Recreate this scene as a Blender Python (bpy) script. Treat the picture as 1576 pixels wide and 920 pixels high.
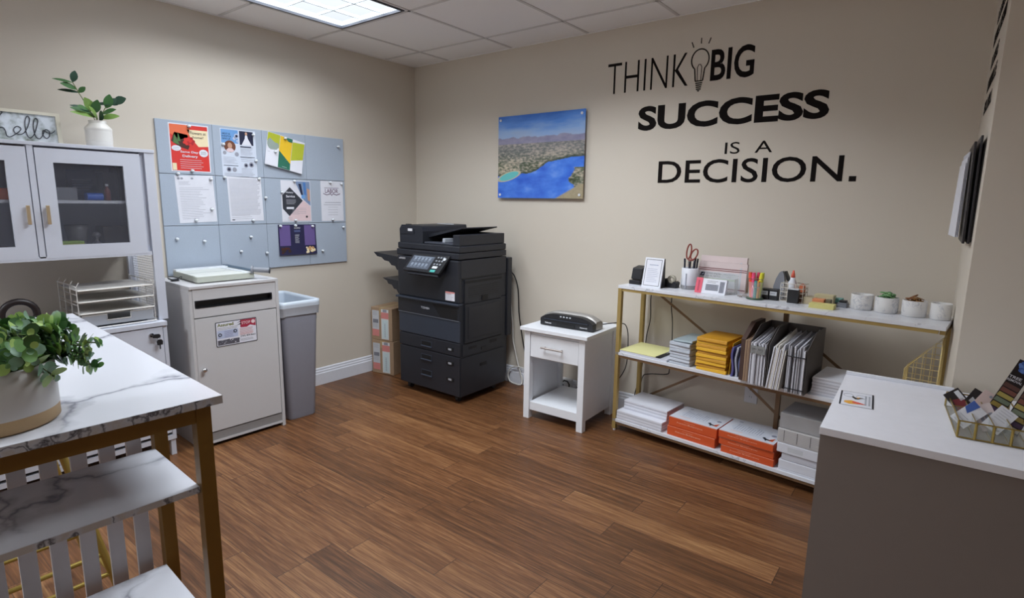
import bpy, bmesh, math, random
from mathutils import Matrix, Vector
random.seed(7)
S = bpy.context.scene
for o in list(bpy.data.objects): bpy.data.objects.remove(o)
PI = math.pi
# ------------------------------------------------------------------ camera
def cam_axes(yaw, pitch, roll):
    cy, sy = math.cos(yaw), math.sin(yaw)
    w = Vector((sy*math.cos(pitch), cy*math.cos(pitch), math.sin(pitch)))
    r = Vector((cy, -sy, 0)); u = r.cross(w)
    c, s = math.cos(roll), math.sin(roll)
    return c*r + s*u, -s*r + c*u, w
cr, cu, cw = cam_axes(-0.659441694, -0.170528043, 0.0151210551)
cam_data = bpy.data.cameras.new('camera'); cam = bpy.data.objects.new('camera', cam_data)
S.collection.objects.link(cam)
cam_data.sensor_width = 36; cam_data.lens = 865.65/1576*36; cam_data.clip_start = .02
m = Matrix((cr, cu, -cw)).transposed().to_4x4(); m.translation = Vector((3.60974, -3.31472, 1.36747))
cam.matrix_world = m
S.camera = cam
# ------------------------------------------------------------------ light and exposure
S.view_settings.view_transform = 'Standard'; S.view_settings.look = 'None'
S.view_settings.gamma = 1; S.view_settings.use_curve_mapping = False
S.view_settings.exposure = 0.22
world = bpy.data.worlds.new('world'); S.world = world; world.use_nodes = True
world.node_tree.nodes['Background'].inputs[0].default_value = (.9, .95, 1, 1)
world.node_tree.nodes['Background'].inputs[1].default_value = .0
LIGHT_SIDE = .36     # brightness of a lens seen from the side
LENS = [(.16, 0), (.25, .04), (.31, .06), (.37, .62), (.46, .88), (.60, .85), (.8, .95), (1, .95)]   # relative brightness by the cosine of the angle from straight down
LIGHT_A = 10.0      # strength of the lens of the troffer in view
LIGHT_B = 12.0       # troffers added behind the photographer for fill light
LIGHT_C = 24.5      # unseen troffer added above the middle of the room to light the far wall
LIGHT_COL = (.90, .965, 1.03)
H = 2.4345          # ceiling height
# ------------------------------------------------------------------ materials
def lin(c):
    if isinstance(c, str):
        c = [int(c[i:i+2], 16)/255 for i in (0, 2, 4)]
    return tuple((x/12.92 if x <= .04045 else ((x+.055)/1.055)**2.4) for x in c)
MC = {}
def mat(key, col='cccccc', rough=.5, metal=0, var=.04, scale=30, bump=0, spec=.5, alpha=1, trans=0):
    if key in MC: return MC[key]
    M = bpy.data.materials.new(key); M.use_nodes = True
    nt = M.node_tree; b = nt.nodes['Principled BSDF']
    c = lin(col)
    b.inputs['Roughness'].default_value = rough; b.inputs['Metallic'].default_value = metal
    b.inputs['Specular IOR Level'].default_value = spec
    b.inputs['Alpha'].default_value = alpha
    b.inputs['Transmission Weight'].default_value = trans
    tc = nt.nodes.new('ShaderNodeTexCoord'); nz = nt.nodes.new('ShaderNodeTexNoise')
    nz.inputs['Scale'].default_value = scale; nz.inputs['Detail'].default_value = 3
    nt.links.new(tc.outputs['Object'], nz.inputs['Vector'])
    mx = nt.nodes.new('ShaderNodeMix'); mx.data_type = 'RGBA'
    mx.inputs['A'].default_value = (*[max(0, x*(1-var)) for x in c], 1)
    mx.inputs['B'].default_value = (*[min(1, x*(1+var)) for x in c], 1)
    nt.links.new(nz.outputs['Fac'], mx.inputs['Factor']); nt.links.new(mx.outputs['Result'], b.inputs['Base Color'])
    if bump:
        bp = nt.nodes.new('ShaderNodeBump'); bp.inputs['Strength'].default_value = bump; bp.inputs['Distance'].default_value = .002
        nt.links.new(nz.outputs['Fac'], bp.inputs['Height']); nt.links.new(bp.outputs['Normal'], b.inputs['Normal'])
    MC[key] = M
    return M
def nodes(M):
    nt = M.node_tree
    def N(t, **k):
        n = nt.nodes.new(t)
        for a, v in k.items():
            if a.startswith('i_'): n.inputs[int(a[2:]) if a[2:].isdigit() else a[2:].replace('_', ' ')].default_value = v
            else: setattr(n, a, v)
        return n
    return nt, N, nt.links.new
def ramp(N, stops, interp='LINEAR'):
    r = N('ShaderNodeValToRGB'); r.color_ramp.interpolation = interp
    while len(r.color_ramp.elements) < len(stops): r.color_ramp.elements.new(.5)
    for e, (p, c) in zip(r.color_ramp.elements, stops): e.position = p; e.color = (*lin(c), 1)
    return r
def floor_mat():
    M = mat('wood_floor', '6b472f', .38)
    nt, N, L = nodes(M); b = nt.nodes['Principled BSDF']
    tc = N('ShaderNodeTexCoord'); sp = N('ShaderNodeSeparateXYZ'); L(tc.outputs['Object'], sp.inputs[0])
    def mth(op, a, b_=None):
        n = N('ShaderNodeMath', operation=op)
        for i, v in enumerate((a, b_)):
            if v is None: continue
            if isinstance(v, (int, float)): n.inputs[i].default_value = v
            else: L(v, n.inputs[i])
        return n.outputs[0]
    yy = mth('DIVIDE', mth('ADD', sp.outputs[1], 2.035+.124*40), .124); row = mth('FLOOR', yy); fy = mth('FRACT', yy)
    wn = N('ShaderNodeTexWhiteNoise', noise_dimensions='1D'); L(row, wn.inputs['W'])
    xx = mth('DIVIDE', mth('ADD', mth('ADD', sp.outputs[0], 20), mth('MULTIPLY', wn.outputs[0], 3.7)), .92)
    colm = mth('FLOOR', xx); fx = mth('FRACT', xx)
    cb = N('ShaderNodeCombineXYZ'); L(row, cb.inputs[0]); L(colm, cb.inputs[1])
    w2 = N('ShaderNodeTexWhiteNoise', noise_dimensions='2D'); L(cb.outputs[0], w2.inputs['Vector'])
    # grain streaks: stretched noise, shifted per plank
    gv = N('ShaderNodeCombineXYZ'); L(mth('MULTIPLY', sp.outputs[0], 2.2), gv.inputs[0]); L(mth('MULTIPLY', sp.outputs[1], 60), gv.inputs[1]); L(mth('MULTIPLY', w2.outputs[0], 50), gv.inputs[2])
    g1 = N('ShaderNodeTexNoise', i_Scale=1.0, i_Detail=5.0, i_Roughness=.65); L(gv.outputs[0], g1.inputs['Vector'])
    gv2 = N('ShaderNodeCombineXYZ'); L(mth('MULTIPLY', sp.outputs[0], 9), gv2.inputs[0]); L(mth('MULTIPLY', sp.outputs[1], 260), gv2.inputs[1]); L(mth('MULTIPLY', w2.outputs[0], 50), gv2.inputs[2])
    g2 = N('ShaderNodeTexNoise', i_Scale=1.0, i_Detail=4.0); L(gv2.outputs[0], g2.inputs['Vector'])
    fac = mth('ADD', mth('MULTIPLY', w2.outputs[0], .30), mth('ADD', mth('MULTIPLY', mth('SUBTRACT', g1.outputs['Fac'], .5), .95), mth('MULTIPLY', mth('SUBTRACT', g2.outputs['Fac'], .5), .85)))
    fac = mth('ADD', fac, .33)
    r = ramp(N, FLOOR_STOPS)
    L(fac, r.inputs[0])
    # seams
    e1 = mth('LESS_THAN', fy, .016); e2 = mth('LESS_THAN', fx, .0028); sm = mth('MAXIMUM', e1, e2)
    mx = N('ShaderNodeMix', data_type='RGBA'); L(sm, mx.inputs['Factor']); L(r.outputs[0], mx.inputs['A']); mx.inputs['B'].default_value = (*lin('38251a'), 1)
    L(mx.outputs['Result'], b.inputs['Base Color'])
    rr = N('ShaderNodeMapRange', i_1=0.0, i_2=1.0, i_3=.3, i_4=.52); L(g2.outputs['Fac'], rr.inputs[0]); L(rr.outputs[0], b.inputs['Roughness'])
    bp = N('ShaderNodeBump', i_Strength=.25, i_Distance=.001); hh = mth('SUBTRACT', g2.outputs['Fac'], mth('MULTIPLY', sm, 2)); L(hh, bp.inputs['Height']); L(bp.outputs['Normal'], b.inputs['Normal'])
    return M
FLOOR_STOPS = [(0, '352113'), (.3, '56371f'), (.5, '6e472a'), (.7, '885f3c'), (1, 'b0865a')]
def marble_mat(key, base='e4e5ea', vein='8d8f98', scale=1.6, thick=.02, rough=.25, mask=.47):
    M = mat(key, base, rough)
    nt, N, L = nodes(M); b = nt.nodes['Principled BSDF']
    tc = N('ShaderNodeTexCoord')
    mp = N('ShaderNodeMapping'); mp.inputs['Rotation'].default_value = (.3, .2, .6); L(tc.outputs['Object'], mp.inputs[0])
    n0 = N('ShaderNodeTexNoise', i_Scale=scale*2.2, i_Detail=5.0); L(mp.outputs[0], n0.inputs['Vector'])
    ad = N('ShaderNodeMix', data_type='RGBA', blend_type='LINEAR_LIGHT'); ad.inputs['Factor'].default_value = .22
    L(mp.outputs[0], ad.inputs['A']); L(n0.outputs['Color'], ad.inputs['B'])
    vo = N('ShaderNodeTexVoronoi', feature='DISTANCE_TO_EDGE', i_Scale=scale); L(ad.outputs['Result'], vo.inputs['Vector'])
    n1 = N('ShaderNodeTexNoise', i_Scale=scale*1.3, i_Detail=2.0); L(mp.outputs[0], n1.inputs['Vector'])
    r = ramp(N, [(0, vein), (thick, 'b9bbc4'), (thick*3, base), (1, base)]); L(vo.outputs['Distance'], r.inputs[0])
    r2 = ramp(N, [(mask, 'ffffff'), (mask+.1, '000000')]); L(n1.outputs['Fac'], r2.inputs[0])
    mx = N('ShaderNodeMix', data_type='RGBA'); L(r2.outputs[0], mx.inputs['Factor']); L(r.outputs[0], mx.inputs['A']); mx.inputs['B'].default_value = (*lin(base), 1)
    L(mx.outputs['Result'], b.inputs['Base Color'])
    return M
def glass_mat(key, col='ffffff', alpha=.15, rough=.05):
    return mat(key, col, rough, alpha=alpha, var=0, spec=.6)
def emit_mat(key, col, strength):
    M = bpy.data.materials.new(key); M.use_nodes = True; nt = M.node_tree
    nt.nodes.clear(); e = nt.nodes.new('ShaderNodeEmission'); o = nt.nodes.new('ShaderNodeOutputMaterial')
    e.inputs[0].default_value = (*col, 1); e.inputs[1].default_value = strength
    nt.links.new(e.outputs[0], o.inputs[0]); return M
def lens_mat(key, col, lo, hi):
    # louvred luminaire: most of the light goes down, little goes out sideways
    M = emit_mat(key, col, 1); nt, N, L = nodes(M); e = [n for n in nt.nodes if n.type == 'EMISSION'][0]
    g = N('ShaderNodeNewGeometry'); d = N('ShaderNodeVectorMath', operation='DOT_PRODUCT'); L(g.outputs['Incoming'], d.inputs[0]); L(g.outputs['Normal'], d.inputs[1])
    r = N('ShaderNodeValToRGB'); cr_ = r.color_ramp; cr_.interpolation = 'LINEAR'
    while len(cr_.elements) < len(LENS): cr_.elements.new(.5)
    for el, (p, v) in zip(cr_.elements, LENS): el.position = p; el.color = (v, v, v, 1)
    L(d.outputs['Value'], r.inputs[0])
    mr = N('ShaderNodeMath', operation='MULTIPLY_ADD'); L(r.outputs[0], mr.inputs[0]); mr.inputs[1].default_value = hi; mr.inputs[2].default_value = lo
    L(mr.outputs[0], e.inputs[1]); return M
# ------------------------------------------------------------------ mesh building
I4 = Matrix.Identity(4)
def frame(o, right, up):
    r = Vector(right).normalized(); u = Vector(up).normalized(); n = r.cross(u)
    M = Matrix((r, u, n)).transposed().to_4x4(); M.translation = Vector(o); return M
def LW(y, z, x=0): return frame((x, y, z), (0, 1, 0), (0, 0, 1))        # on the left wall, seen from the room
def BW(x, z, y=0): return frame((x, y, z), (1, 0, 0), (0, 0, 1))        # on the back wall
def TR(x, y, z, rz=0): return Matrix.Translation((x, y, z)) @ Matrix.Rotation(rz, 4, 'Z')
class MB:
    def __init__(s, T=None): s.v = []; s.f = []; s.mi = []; s.mats = []; s.sm = []; s.T = T or I4
    def idx(s, m):
        if m not in s.mats: s.mats.append(m)
        return s.mats.index(m)
    def add(s, vs, fs, m, smooth=False, T=None):
        T = T or s.T; n = len(s.v); k = s.idx(m)
        s.v += [T @ Vector(p) for p in vs]
        for f in fs: s.f.append([i+n for i in f]); s.mi.append(k); s.sm.append(smooth)
        return s
    def box(s, a, b, m):
        x0, y0, z0 = [min(p, q) for p, q in zip(a, b)]; x1, y1, z1 = [max(p, q) for p, q in zip(a, b)]
        return s.add([(x0, y0, z0), (x1, y0, z0), (x1, y1, z0), (x0, y1, z0), (x0, y0, z1), (x1, y0, z1), (x1, y1, z1), (x0, y1, z1)],
              [(3, 2, 1, 0), (4, 5, 6, 7), (0, 1, 5, 4), (1, 2, 6, 5), (2, 3, 7, 6), (3, 0, 4, 7)], m)
    def hexa(s, p, m):  # 8 corners: bottom ring then top ring (ccw from above)
        return s.add(p, [(3, 2, 1, 0), (4, 5, 6, 7), (0, 1, 5, 4), (1, 2, 6, 5), (2, 3, 7, 6), (3, 0, 4, 7)], m)
    def prism(s, poly, z0, z1, m, smooth=False):
        n = len(poly); a = sum(poly[i][0]*poly[(i+1) % n][1]-poly[(i+1) % n][0]*poly[i][1] for i in range(n))
        if a < 0: poly = poly[::-1]
        s.add([(x, y, z0) for x, y in poly]+[(x, y, z1) for x, y in poly], [tuple(range(n-1, -1, -1)), tuple(range(n, 2*n))], m)
        s.add([(x, y, z0) for x, y in poly]+[(x, y, z1) for x, y in poly], [(i, (i+1) % n, n+(i+1) % n, n+i) for i in range(n)], m, smooth)
        return s
    def poly(s, pts, m, z=0):
        pts = [(p[0], p[1], z) if len(p) == 2 else p for p in pts]
        return s.add(pts, [tuple(range(len(pts)))], m)
    def rect(s, x0, y0, x1, y1, m, z=0): return s.poly([(x0, y0), (x1, y0), (x1, y1), (x0, y1)], m, z)
    def disc(s, x, y, r, m, z=0, n=20, ry=None): return s.poly([(x+r*math.cos(2*PI*i/n), y+(ry or r)*math.sin(2*PI*i/n)) for i in range(n)], m, z)
    def cyl(s, p0, p1, r0, m, r1=None, n=16, caps=True):
        r1 = r0 if r1 is None else r1; p0 = Vector(p0); p1 = Vector(p1); d = (p1-p0).normalized()
        a = d.orthogonal().normalized(); b = d.cross(a)
        vs = [p+(a*math.cos(t)+b*math.sin(t))*r for p, r in ((p0, r0), (p1, r1)) for t in [2*PI*i/n for i in range(n)]]
        s.add(vs, [(i, (i+1) % n, n+(i+1) % n, n+i) for i in range(n)], m, True)
        if caps: s.add(vs, [tuple(range(n-1, -1, -1)), tuple(range(n, 2*n))], m)
        return s
    def tube(s, pts, r, m, n=8, closed=False, caps=True):
        P = [Vector(p) for p in pts]; N = len(P); rings = []; prev = None
        for i in range(N):
            if closed: t = P[(i+1) % N]-P[i-1]
            else: t = P[min(i+1, N-1)]-P[max(i-1, 0)]
            t.normalize()
            if prev is None: a = t.orthogonal().normalized()
            else: a = (prev-t*prev.dot(t)).normalized()
            prev = a; b = t.cross(a); rr = r[i] if isinstance(r, (list, tuple)) else r
            rings.append([P[i]+(a*math.cos(2*PI*k/n)+b*math.sin(2*PI*k/n))*rr for k in range(n)])
        vs = [v for q in rings for v in q]; fs = []
        for i in range(N if closed else N-1):
            j = (i+1) % N
            fs += [(i*n+k, i*n+(k+1) % n, j*n+(k+1) % n, j*n+k) for k in range(n)]
        s.add(vs, fs, m, True)
        if caps and not closed: s.add(vs, [tuple(range(n-1, -1, -1)), tuple(range((N-1)*n, N*n))], m)
        return s
    def lathe(s, prof, m, c=(0, 0, 0), n=32):
        k = len(prof); vs = [(c[0]+r*math.cos(2*PI*i/n), c[1]+r*math.sin(2*PI*i/n), c[2]+z) for i in range(n) for r, z in prof]
        return s.add(vs, [(i*k+j, ((i+1) % n)*k+j, ((i+1) % n)*k+j+1, i*k+j+1) for i in range(n) for j in range(k-1)], m, True)
    def sphere(s, c, r, m, n=12, sc=(1, 1, 1)):
        k = n//2; vs = []; 
        for j in range(k+1):
            for i in range(n):
                t = PI*j/k; p = 2*PI*i/n; vs.append((c[0]+r*sc[0]*math.sin(t)*math.cos(p), c[1]+r*sc[1]*math.sin(t)*math.sin(p), c[2]+r*sc[2]*math.cos(t)))
        return s.add(vs, [(j*n+i, (j+1)*n+i, (j+1)*n+(i+1) % n, j*n+(i+1) % n) for j in range(k) for i in range(n)], m, True)
    def text(s, txt, m, x, y, w, h, z=0, off=0, depth=0, shear=0):  # fitted to the box w x h in the local xy plane
        vs, fs = glyphs(txt, off, depth > 0); 
        if not vs: return s
        xs = [p[0] for p in vs]; ys = [p[1] for p in vs]; x0, x1, y0, y1 = min(xs), max(xs), min(ys), max(ys)
        zs = max(p[2] for p in vs) or 1
        q = []
        for p in vs:
            yy = (p[1]-y0)/(y1-y0)*h
            q.append((x+(p[0]-x0)/(x1-x0)*w+shear*yy, y+yy, z+(depth if p[2] > 1e-6 else 0)))
        return s.add(q, fs, m)
GL = {}
def glyphs(txt, off, solid):
    k = (txt, off, solid)
    if k in GL: return GL[k]
    c = bpy.data.curves.new('letters', 'FONT'); c.body = txt; c.offset = off; c.resolution_u = 4
    if solid: c.extrude = .01
    o = bpy.data.objects.new('letters', c); S.collection.objects.link(o)
    dg = bpy.context.evaluated_depsgraph_get(); me = bpy.data.meshes.new_from_object(o.evaluated_get(dg))
    vs = [tuple(v.co) for v in me.vertices]; fs = [tuple(p.vertices) for p in me.polygons]
    if not solid: vs = [(x, y, 0) for x, y, z in vs]
    bpy.data.objects.remove(o); bpy.data.curves.remove(c); bpy.data.meshes.remove(me)
    GL[k] = (vs, fs); return GL[k]
def link(o): S.collection.objects.link(o); return o
def tag(o, label=None, cat=None, group=None, kind=None):
    if label: o['label'] = label
    if cat: o['category'] = cat
    if group: o['group'] = group
    if kind: o['kind'] = kind
    return o
def build(name, mb, parent=None, world=False, bevel=0, seg=2, at=None):
    vs = mb.v
    if parent is not None and world:
        root = parent
        while root.parent is not None: root = root.parent
        inv = root.matrix_basis.inverted()
        vs = [inv @ v for v in vs]
    loc = None
    if parent is None:
        if at is None:
            xs = [[v[i] for v in vs] for i in range(3)]
            loc = Vector(((min(xs[0])+max(xs[0]))/2, (min(xs[1])+max(xs[1]))/2, min(xs[2])))
        else: loc = Vector(at)
        vs = [v-loc for v in vs]
    me = bpy.data.meshes.new(name); me.from_pydata([tuple(v) for v in vs], [], mb.f)
    for mt in mb.mats: me.materials.append(mt)
    me.polygons.foreach_set('material_index', mb.mi); me.polygons.foreach_set('use_smooth', mb.sm)
    me.validate(); me.update()
    o = bpy.data.objects.new(name, me); link(o)
    if parent is not None: o.parent = parent
    else: o.location = loc
    if bevel:
        b = o.modifiers.new('bevel', 'BEVEL'); b.width = bevel; b.segments = seg; b.limit_method = 'ANGLE'; b.angle_limit = math.radians(40)
        b.harden_normals = False
    return o
def thing(name, label, cat, loc, rz=0, group=None):
    o = bpy.data.objects.new(name, None); link(o); o.empty_display_size = .05
    o.location = loc; o.rotation_euler = (0, 0, rz)
    return tag(o, label, cat, group)
def struct(name, mb, parent=None, bevel=0):
    o = build(name, mb, parent, bevel=bevel)
    if parent is None: o['kind'] = 'structure'
    return o
def solo(name, mb, label, cat, group=None, bevel=0, at=None, seg=2):
    return tag(build(name, mb, None, bevel=bevel, at=at, seg=seg), label, cat, group)
def dup(root, loc, rz=0, label=None, group=None):
    r = root.copy(); link(r); r.location = loc; r.rotation_euler = (0, 0, rz)
    if label: r['label'] = label
    if group: r['group'] = group
    for ch in list(root.children):
        c = ch.copy(); link(c); c.parent = r
        for g in list(ch.children):
            d = g.copy(); link(d); d.parent = c
    return r
# ------------------------------------------------------------------ common materials
WALL = mat('wall_paint', 'd3cabd', .75, var=.012, scale=4, bump=.04)
CEIL = mat('ceiling_tile', 'f4f2f1', .9, var=.03, scale=140, bump=.15)
GRID = mat('shaded_grid_metal', 'd2cfce', .6)  # white bars toned greyer, painting in their shadow lines
TRIM = mat('trim_paint', 'e2e4ec', .4)
WHITE = mat('white_laminate', 'cbcfdb', .35, var=.015)
CONS = mat('warm_white_laminate', 'c6c5c7', .4, var=.015)
BLACK = mat('black_plastic', '1b1c21', .42)
COP = mat('charcoal_plastic', '23252c', .45, var=.05)
COP2 = mat('slate_plastic', '333945', .42)
DARK = mat('dark_gap', '0c0c0f', .6)
GOLD = mat('gold_paint', 'b39a60', .4, metal=.4, var=.05)
GOLDW = mat('gold_wire', 'e6d092', .35, metal=.35)
CHROME = mat('chrome', 'c8c8cc', .18, metal=1)
PAPER = mat('white_paper', 'e2e3ec', .6)
INK = mat('grey_ink', '9a9ca8', .7); INKD = mat('dark_ink', '26262e', .6)
MARBLE = marble_mat('white_marble'); MARBLE2 = marble_mat('shelf_marble', 'dfe1e8', 'c2c5cd', 4.0, .012, .3, .48)
VINYL = mat('black_vinyl', '140f0e', .8, spec=.15)
CARD = mat('cardboard', 'a88d72', .7, var=.08)
# ================================================================== THE SETTING
mb = MB(); mb.box((-.02, -5.4, -.05), (5.45, .02, 0), floor_mat()); struct('floor', mb)
mb = MB(); mb.box((-.1, -5.4, 0), (0, .1, H+.15), WALL); struct('wall_left', mb)
mb = MB(); mb.box((0, 0, 0), (3.65, .1, H+.15), WALL); struct('wall_back', mb)
mb = MB(); mb.prism([(3.65, .1), (3.65, 0), (3.671, -.875), (5.4, -.875), (5.4, .1)], 0, H+.15, WALL); struct('wall_right', mb)
mb = MB(); mb.box((5.4, -5.4, 0), (5.5, -.875, H+.15), WALL); struct('wall_far_right', mb)
mb = MB(); mb.box((0, -5.5, 0), (5.4, -5.4, H+.15), WALL); struct('wall_front', mb)
# ceiling with openings for the troffers
LX0, LX1, LY0, LY1 = .411, .999, -2.175, -.985
TROFF = [(LX0, LX1, LY0, LY1), (2.85, 3.44, -4.6, -3.4), (.411, .999, -5.2, -4.0), (1.64, 2.21, LY0, LY1)]
XG = [-.6, .389-.61+.0, .389, 1.011, 1.627, 2.225, 2.83, 3.44, 4.05, 4.66, 5.27, 5.9]
YG = [0.6, -.305, -.965, -1.565, -2.185, -2.795, -3.40, -4.01, -4.62, -5.23, -5.8]
xs = sorted(set([0, 5.4]+[t for q in TROFF for t in q[:2]])); ys = sorted(set([-5.4, 0]+[t for q in TROFF for t in q[2:]]))
mb = MB()
for i in range(len(xs)-1):
    for j in range(len(ys)-1):
        cx, cy = (xs[i]+xs[i+1])/2, (ys[j]+ys[j+1])/2
        if any(q[0] < cx < q[1] and q[2] < cy < q[3] for q in TROFF): continue
        mb.box((xs[i], ys[j], H+.004), (xs[i+1], ys[j+1], H+.03), CEIL)
struct('ceiling', mb)
mb = MB()
for x in XG:
    if 0 < x < 5.4:
        mb.box((x-.009, -5.4, H), (x+.009, 0, H+.004), GRID)
for y in YG:
    if -5.4 < y < 0:
        x = 0
        for q in sorted(TROFF):
            if q[2] < y < q[3]: mb.box((x, y-.009, H), (q[0], y+.009, H+.004), GRID); x = q[1]
        mb.box((x, y-.009, H), (5.4, y+.009, H+.004), GRID)
mb.box((0, -5.4, H-.001), (.012, 0, H+.003), CEIL); mb.box((0, -.012, H-.001), (3.65, 0, H+.003), CEIL)
ob = struct('trim_1', mb)
def baseboard(name, T, length):
    mb = MB(T); prof = [(0, 0), (.016, 0), (.016, .085), (.012, .092), (.012, .104), (.008, .109), (.008, .122), (.003, .128), (0, .128)]
    # profile (out, up) swept along local x
    mb.add([(x, u, o) for x in (0, length) for o, u in prof], [(i, i+1, i+1+len(prof), i+len(prof)) for i in range(len(prof)-1)]+[tuple(range(len(prof)-1, -1, -1)), tuple(range(len(prof), 2*len(prof)))], TRIM)
    return struct(name, mb)
baseboard('baseboard_left', LW(-5.4, 0), 5.384)
baseboard('baseboard_back', BW(.016, 0), 3.634)
# ------------------------------------------------------------------ ceiling lights
def ceiling_light(x0, x1, y0, y1, label, strength):
    t = thing('ceiling_light', label, 'light', ((x0+x1)/2, (y0+y1)/2, H), 0)
    w, d = (x1-x0)/2-.002, (y1-y0)/2-.002
    fm = mat('light_frame', '4a4c55', .4); lv = mat('louver', 'c3cdd4', .3)
    mb = MB(); 
    for a, b in (((-w, -d, -.004), (w, -d+.014, .01)), ((-w, d-.014, -.004), (w, d, .01)), ((-w, -d+.014, -.004), (-w+.014, d-.014, .01)), ((w-.014, -d+.014, -.004), (w, d-.014, .01))): mb.box(a, b, fm)
    build('frame', mb, t)
    mb = MB(); mb.box((-w, -d, .11), (w, d, .115), lv)
    for a, b in (((-w, -d, .01), (w, -d+.004, .11)), ((-w, d-.004, .01), (w, d, .11)), ((-w, -d, .01), (-w+.004, d, .11)), ((w-.004, -d, .01), (w, d, .11))): mb.box(a, b, lv)
    build('housing', mb, t)
    mb = MB()
    for i in range(1, 3): x = -w+2*w*i/3; mb.box((x-.004, -d+.014, .018), (x+.004, d-.014, .036), lv)
    for j in range(1, 6): y = -d+2*d*j/6; mb.box((-w+.014, y-.003, .020), (w-.014, y+.003, .034), lv)
    build('louver', mb, t)
    mb = MB(); mb.add([(-w+.006, -d+.006, .04), (w-.006, -d+.006, .04), (w-.006, d-.006, .04), (-w+.006, d-.006, .04)], [(3, 2, 1, 0)], lens_mat('lit_lens', LIGHT_COL, LIGHT_SIDE, strength))
    build('diffuser', mb, t)
    return t
ceiling_light(*TROFF[0], 'bright rectangular ceiling light set in the ceiling tiles', LIGHT_A)
for q, w, k in zip(TROFF[1:], ('behind the photographer', 'at the left behind the photographer', 'above the middle of the room'), (LIGHT_B*.4, LIGHT_B*2.6, LIGHT_C)): ceiling_light(*q, 'added rectangular ceiling light '+w+', outside the photo', k)  # all but the first troffer are added, unseen, to brighten the room
#@@PART2
# ================================================================== LEFT WALL
# ---- pin board of twelve felt tiles
BY0, BY1, BZ0, BZ1 = -1.968, -.722, .905, 1.803
FELT = mat('grey_felt', 'a9b4c3', .85, var=.05, scale=200, bump=.2); FELT2 = mat('grey_felt_edge', '8a94a3', .85)
board = thing('pin_board', 'grey felt pin board of twelve square tiles on the left wall', 'pin board', (.0, (BY0+BY1)/2, BZ0))
rows = [BZ0, 1.2, 1.5, BZ1]; ncol = 4; cwid = (BY1-BY0)/ncol
for r in range(3):
    for c in range(ncol):
        mb = MB(); mb.box((.001, BY0+c*cwid+.0008, rows[r]+.0015), (.0125, BY0+(c+1)*cwid-.0008, rows[r+1]-.0015), FELT)
        build('felt_tile', mb, board, world=True, bevel=.0012, seg=1)
XB = .0128
def sheet(name, label, y, z, w, h, tilt=0, base=PAPER, curl=0, x=XB, cat='flyer', group=None):
    """y, z: top left corner; the sheet hangs down from there; returns (builder, finish)"""
    mb = MB(); n = 6
    def bend(t): return curl*(t*t)
    vs = [(w*i, -h*j/n, bend(j/n)+d) for d in (0, .0006) for j in range(n+1) for i in (0, 1)]
    k = 2*(n+1); fs = []
    for j in range(n):
        a = 2*j; fs += [(k+a, k+a+2, k+a+3, k+a+1), (a, a+1, a+3, a+2), (a, a+2, k+a+2, k+a), (a+1, k+a+1, k+a+3, a+3)]
    fs += [(0, k, k+1, 1), (2*n, 2*n+1, k+2*n+1, k+2*n)]
    mb.add(vs, fs, base)
    def fin():
        if curl: mb.v = [Vector((p[0], p[1], p[2]+(bend(min(1, max(0, -p[1]/h))) if i >= 2*k else 0))) for i, p in enumerate(mb.v)]
        M = LW(y, z, x) @ Matrix.Rotation(tilt, 4, 'Z')
        mb.v = [M @ p for p in mb.v]
        return solo(name, mb, label, cat, group)
    return mb, fin
def lines(mb, x0, x1, y0, y1, n, m, th=.0016, z=.001, rnd=.25):
    for i in range(n):
        y = y0+(y1-y0)*i/max(1, n-1); mb.rect(x0, y-th, x1-(x1-x0)*random.random()*rnd, y, m, z)
# red rose flyer
RED = mat('flyer_red', 'd8352f', .5); ORG = mat('flyer_orange', 'e8714a', .5); CRM = mat('flyer_cream', 'f0dfb8', .5); GRN = mat('flyer_green', '4f7a45', .5); BRN = mat('flyer_brown', '4a2620', .5)
mb, fin = sheet('rose_flyer', 'red flyer with a big rose offering same day delivery, top left of the pin board', -1.901, 1.787, .222, .272)
mb.rect(.006, -.266, .216, -.006, RED, .001)
mb.poly([(.006, -.006), (.12, -.006), (.105, -.075), (.06, -.09), (.006, -.06)], ORG, .0014)
mb.poly([(.1, -.03), (.216, -.03), (.216, -.12), (.16, -.125), (.115, -.07)], CRM, .0014)
mb.poly([(.03, -.05), (.1, -.06), (.12, -.1), (.1, -.145), (.05, -.13), (.01, -.1)], BRN, .0014); mb.poly([(.03, -.06), (.055, -.12), (.02, -.11)], GRN, .0018); mb.poly([(.05, -.05), (.062, -.1), (.045, -.1)], GRN, .0018)
for i in range(26):
    t = i*2.4; r = .002*i**.9; mb.disc(.108+r*.8*math.cos(t), -.098+r*.6*math.sin(t), .013-.0002*i, RED if i % 3 else mat('rose_dark', 'b01f28', .5), .002+.00002*i, 9)
mb.disc(.035, -.14, .026, PAPER, .0022, 12, .016); mb.disc(.185, -.16, .026, PAPER, .0022, 12, .022); lines(mb, .018, .052, -.135, -.145, 2, INK, z=.0026, rnd=.1); lines(mb, .168, .202, -.152, -.166, 3, INKD, z=.0026, rnd=.2)
mb.text('Flowers at', INKD, .115, -.055, .09, .016, .0024); mb.text('home?', INKD, .13, -.078, .06, .014, .0024)
mb.text('Same Day', PAPER, .055, -.167, .1, .015, .0024, .02); mb.text('Delivery', PAPER, .065, -.193, .085, .018, .0024, .02)
lines(mb, .05, .18, -.203, -.25, 5, PAPER, .0018, .0024, .2); mb.rect(.008, -.264, .03, -.225, CRM, .002); fin()
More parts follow.
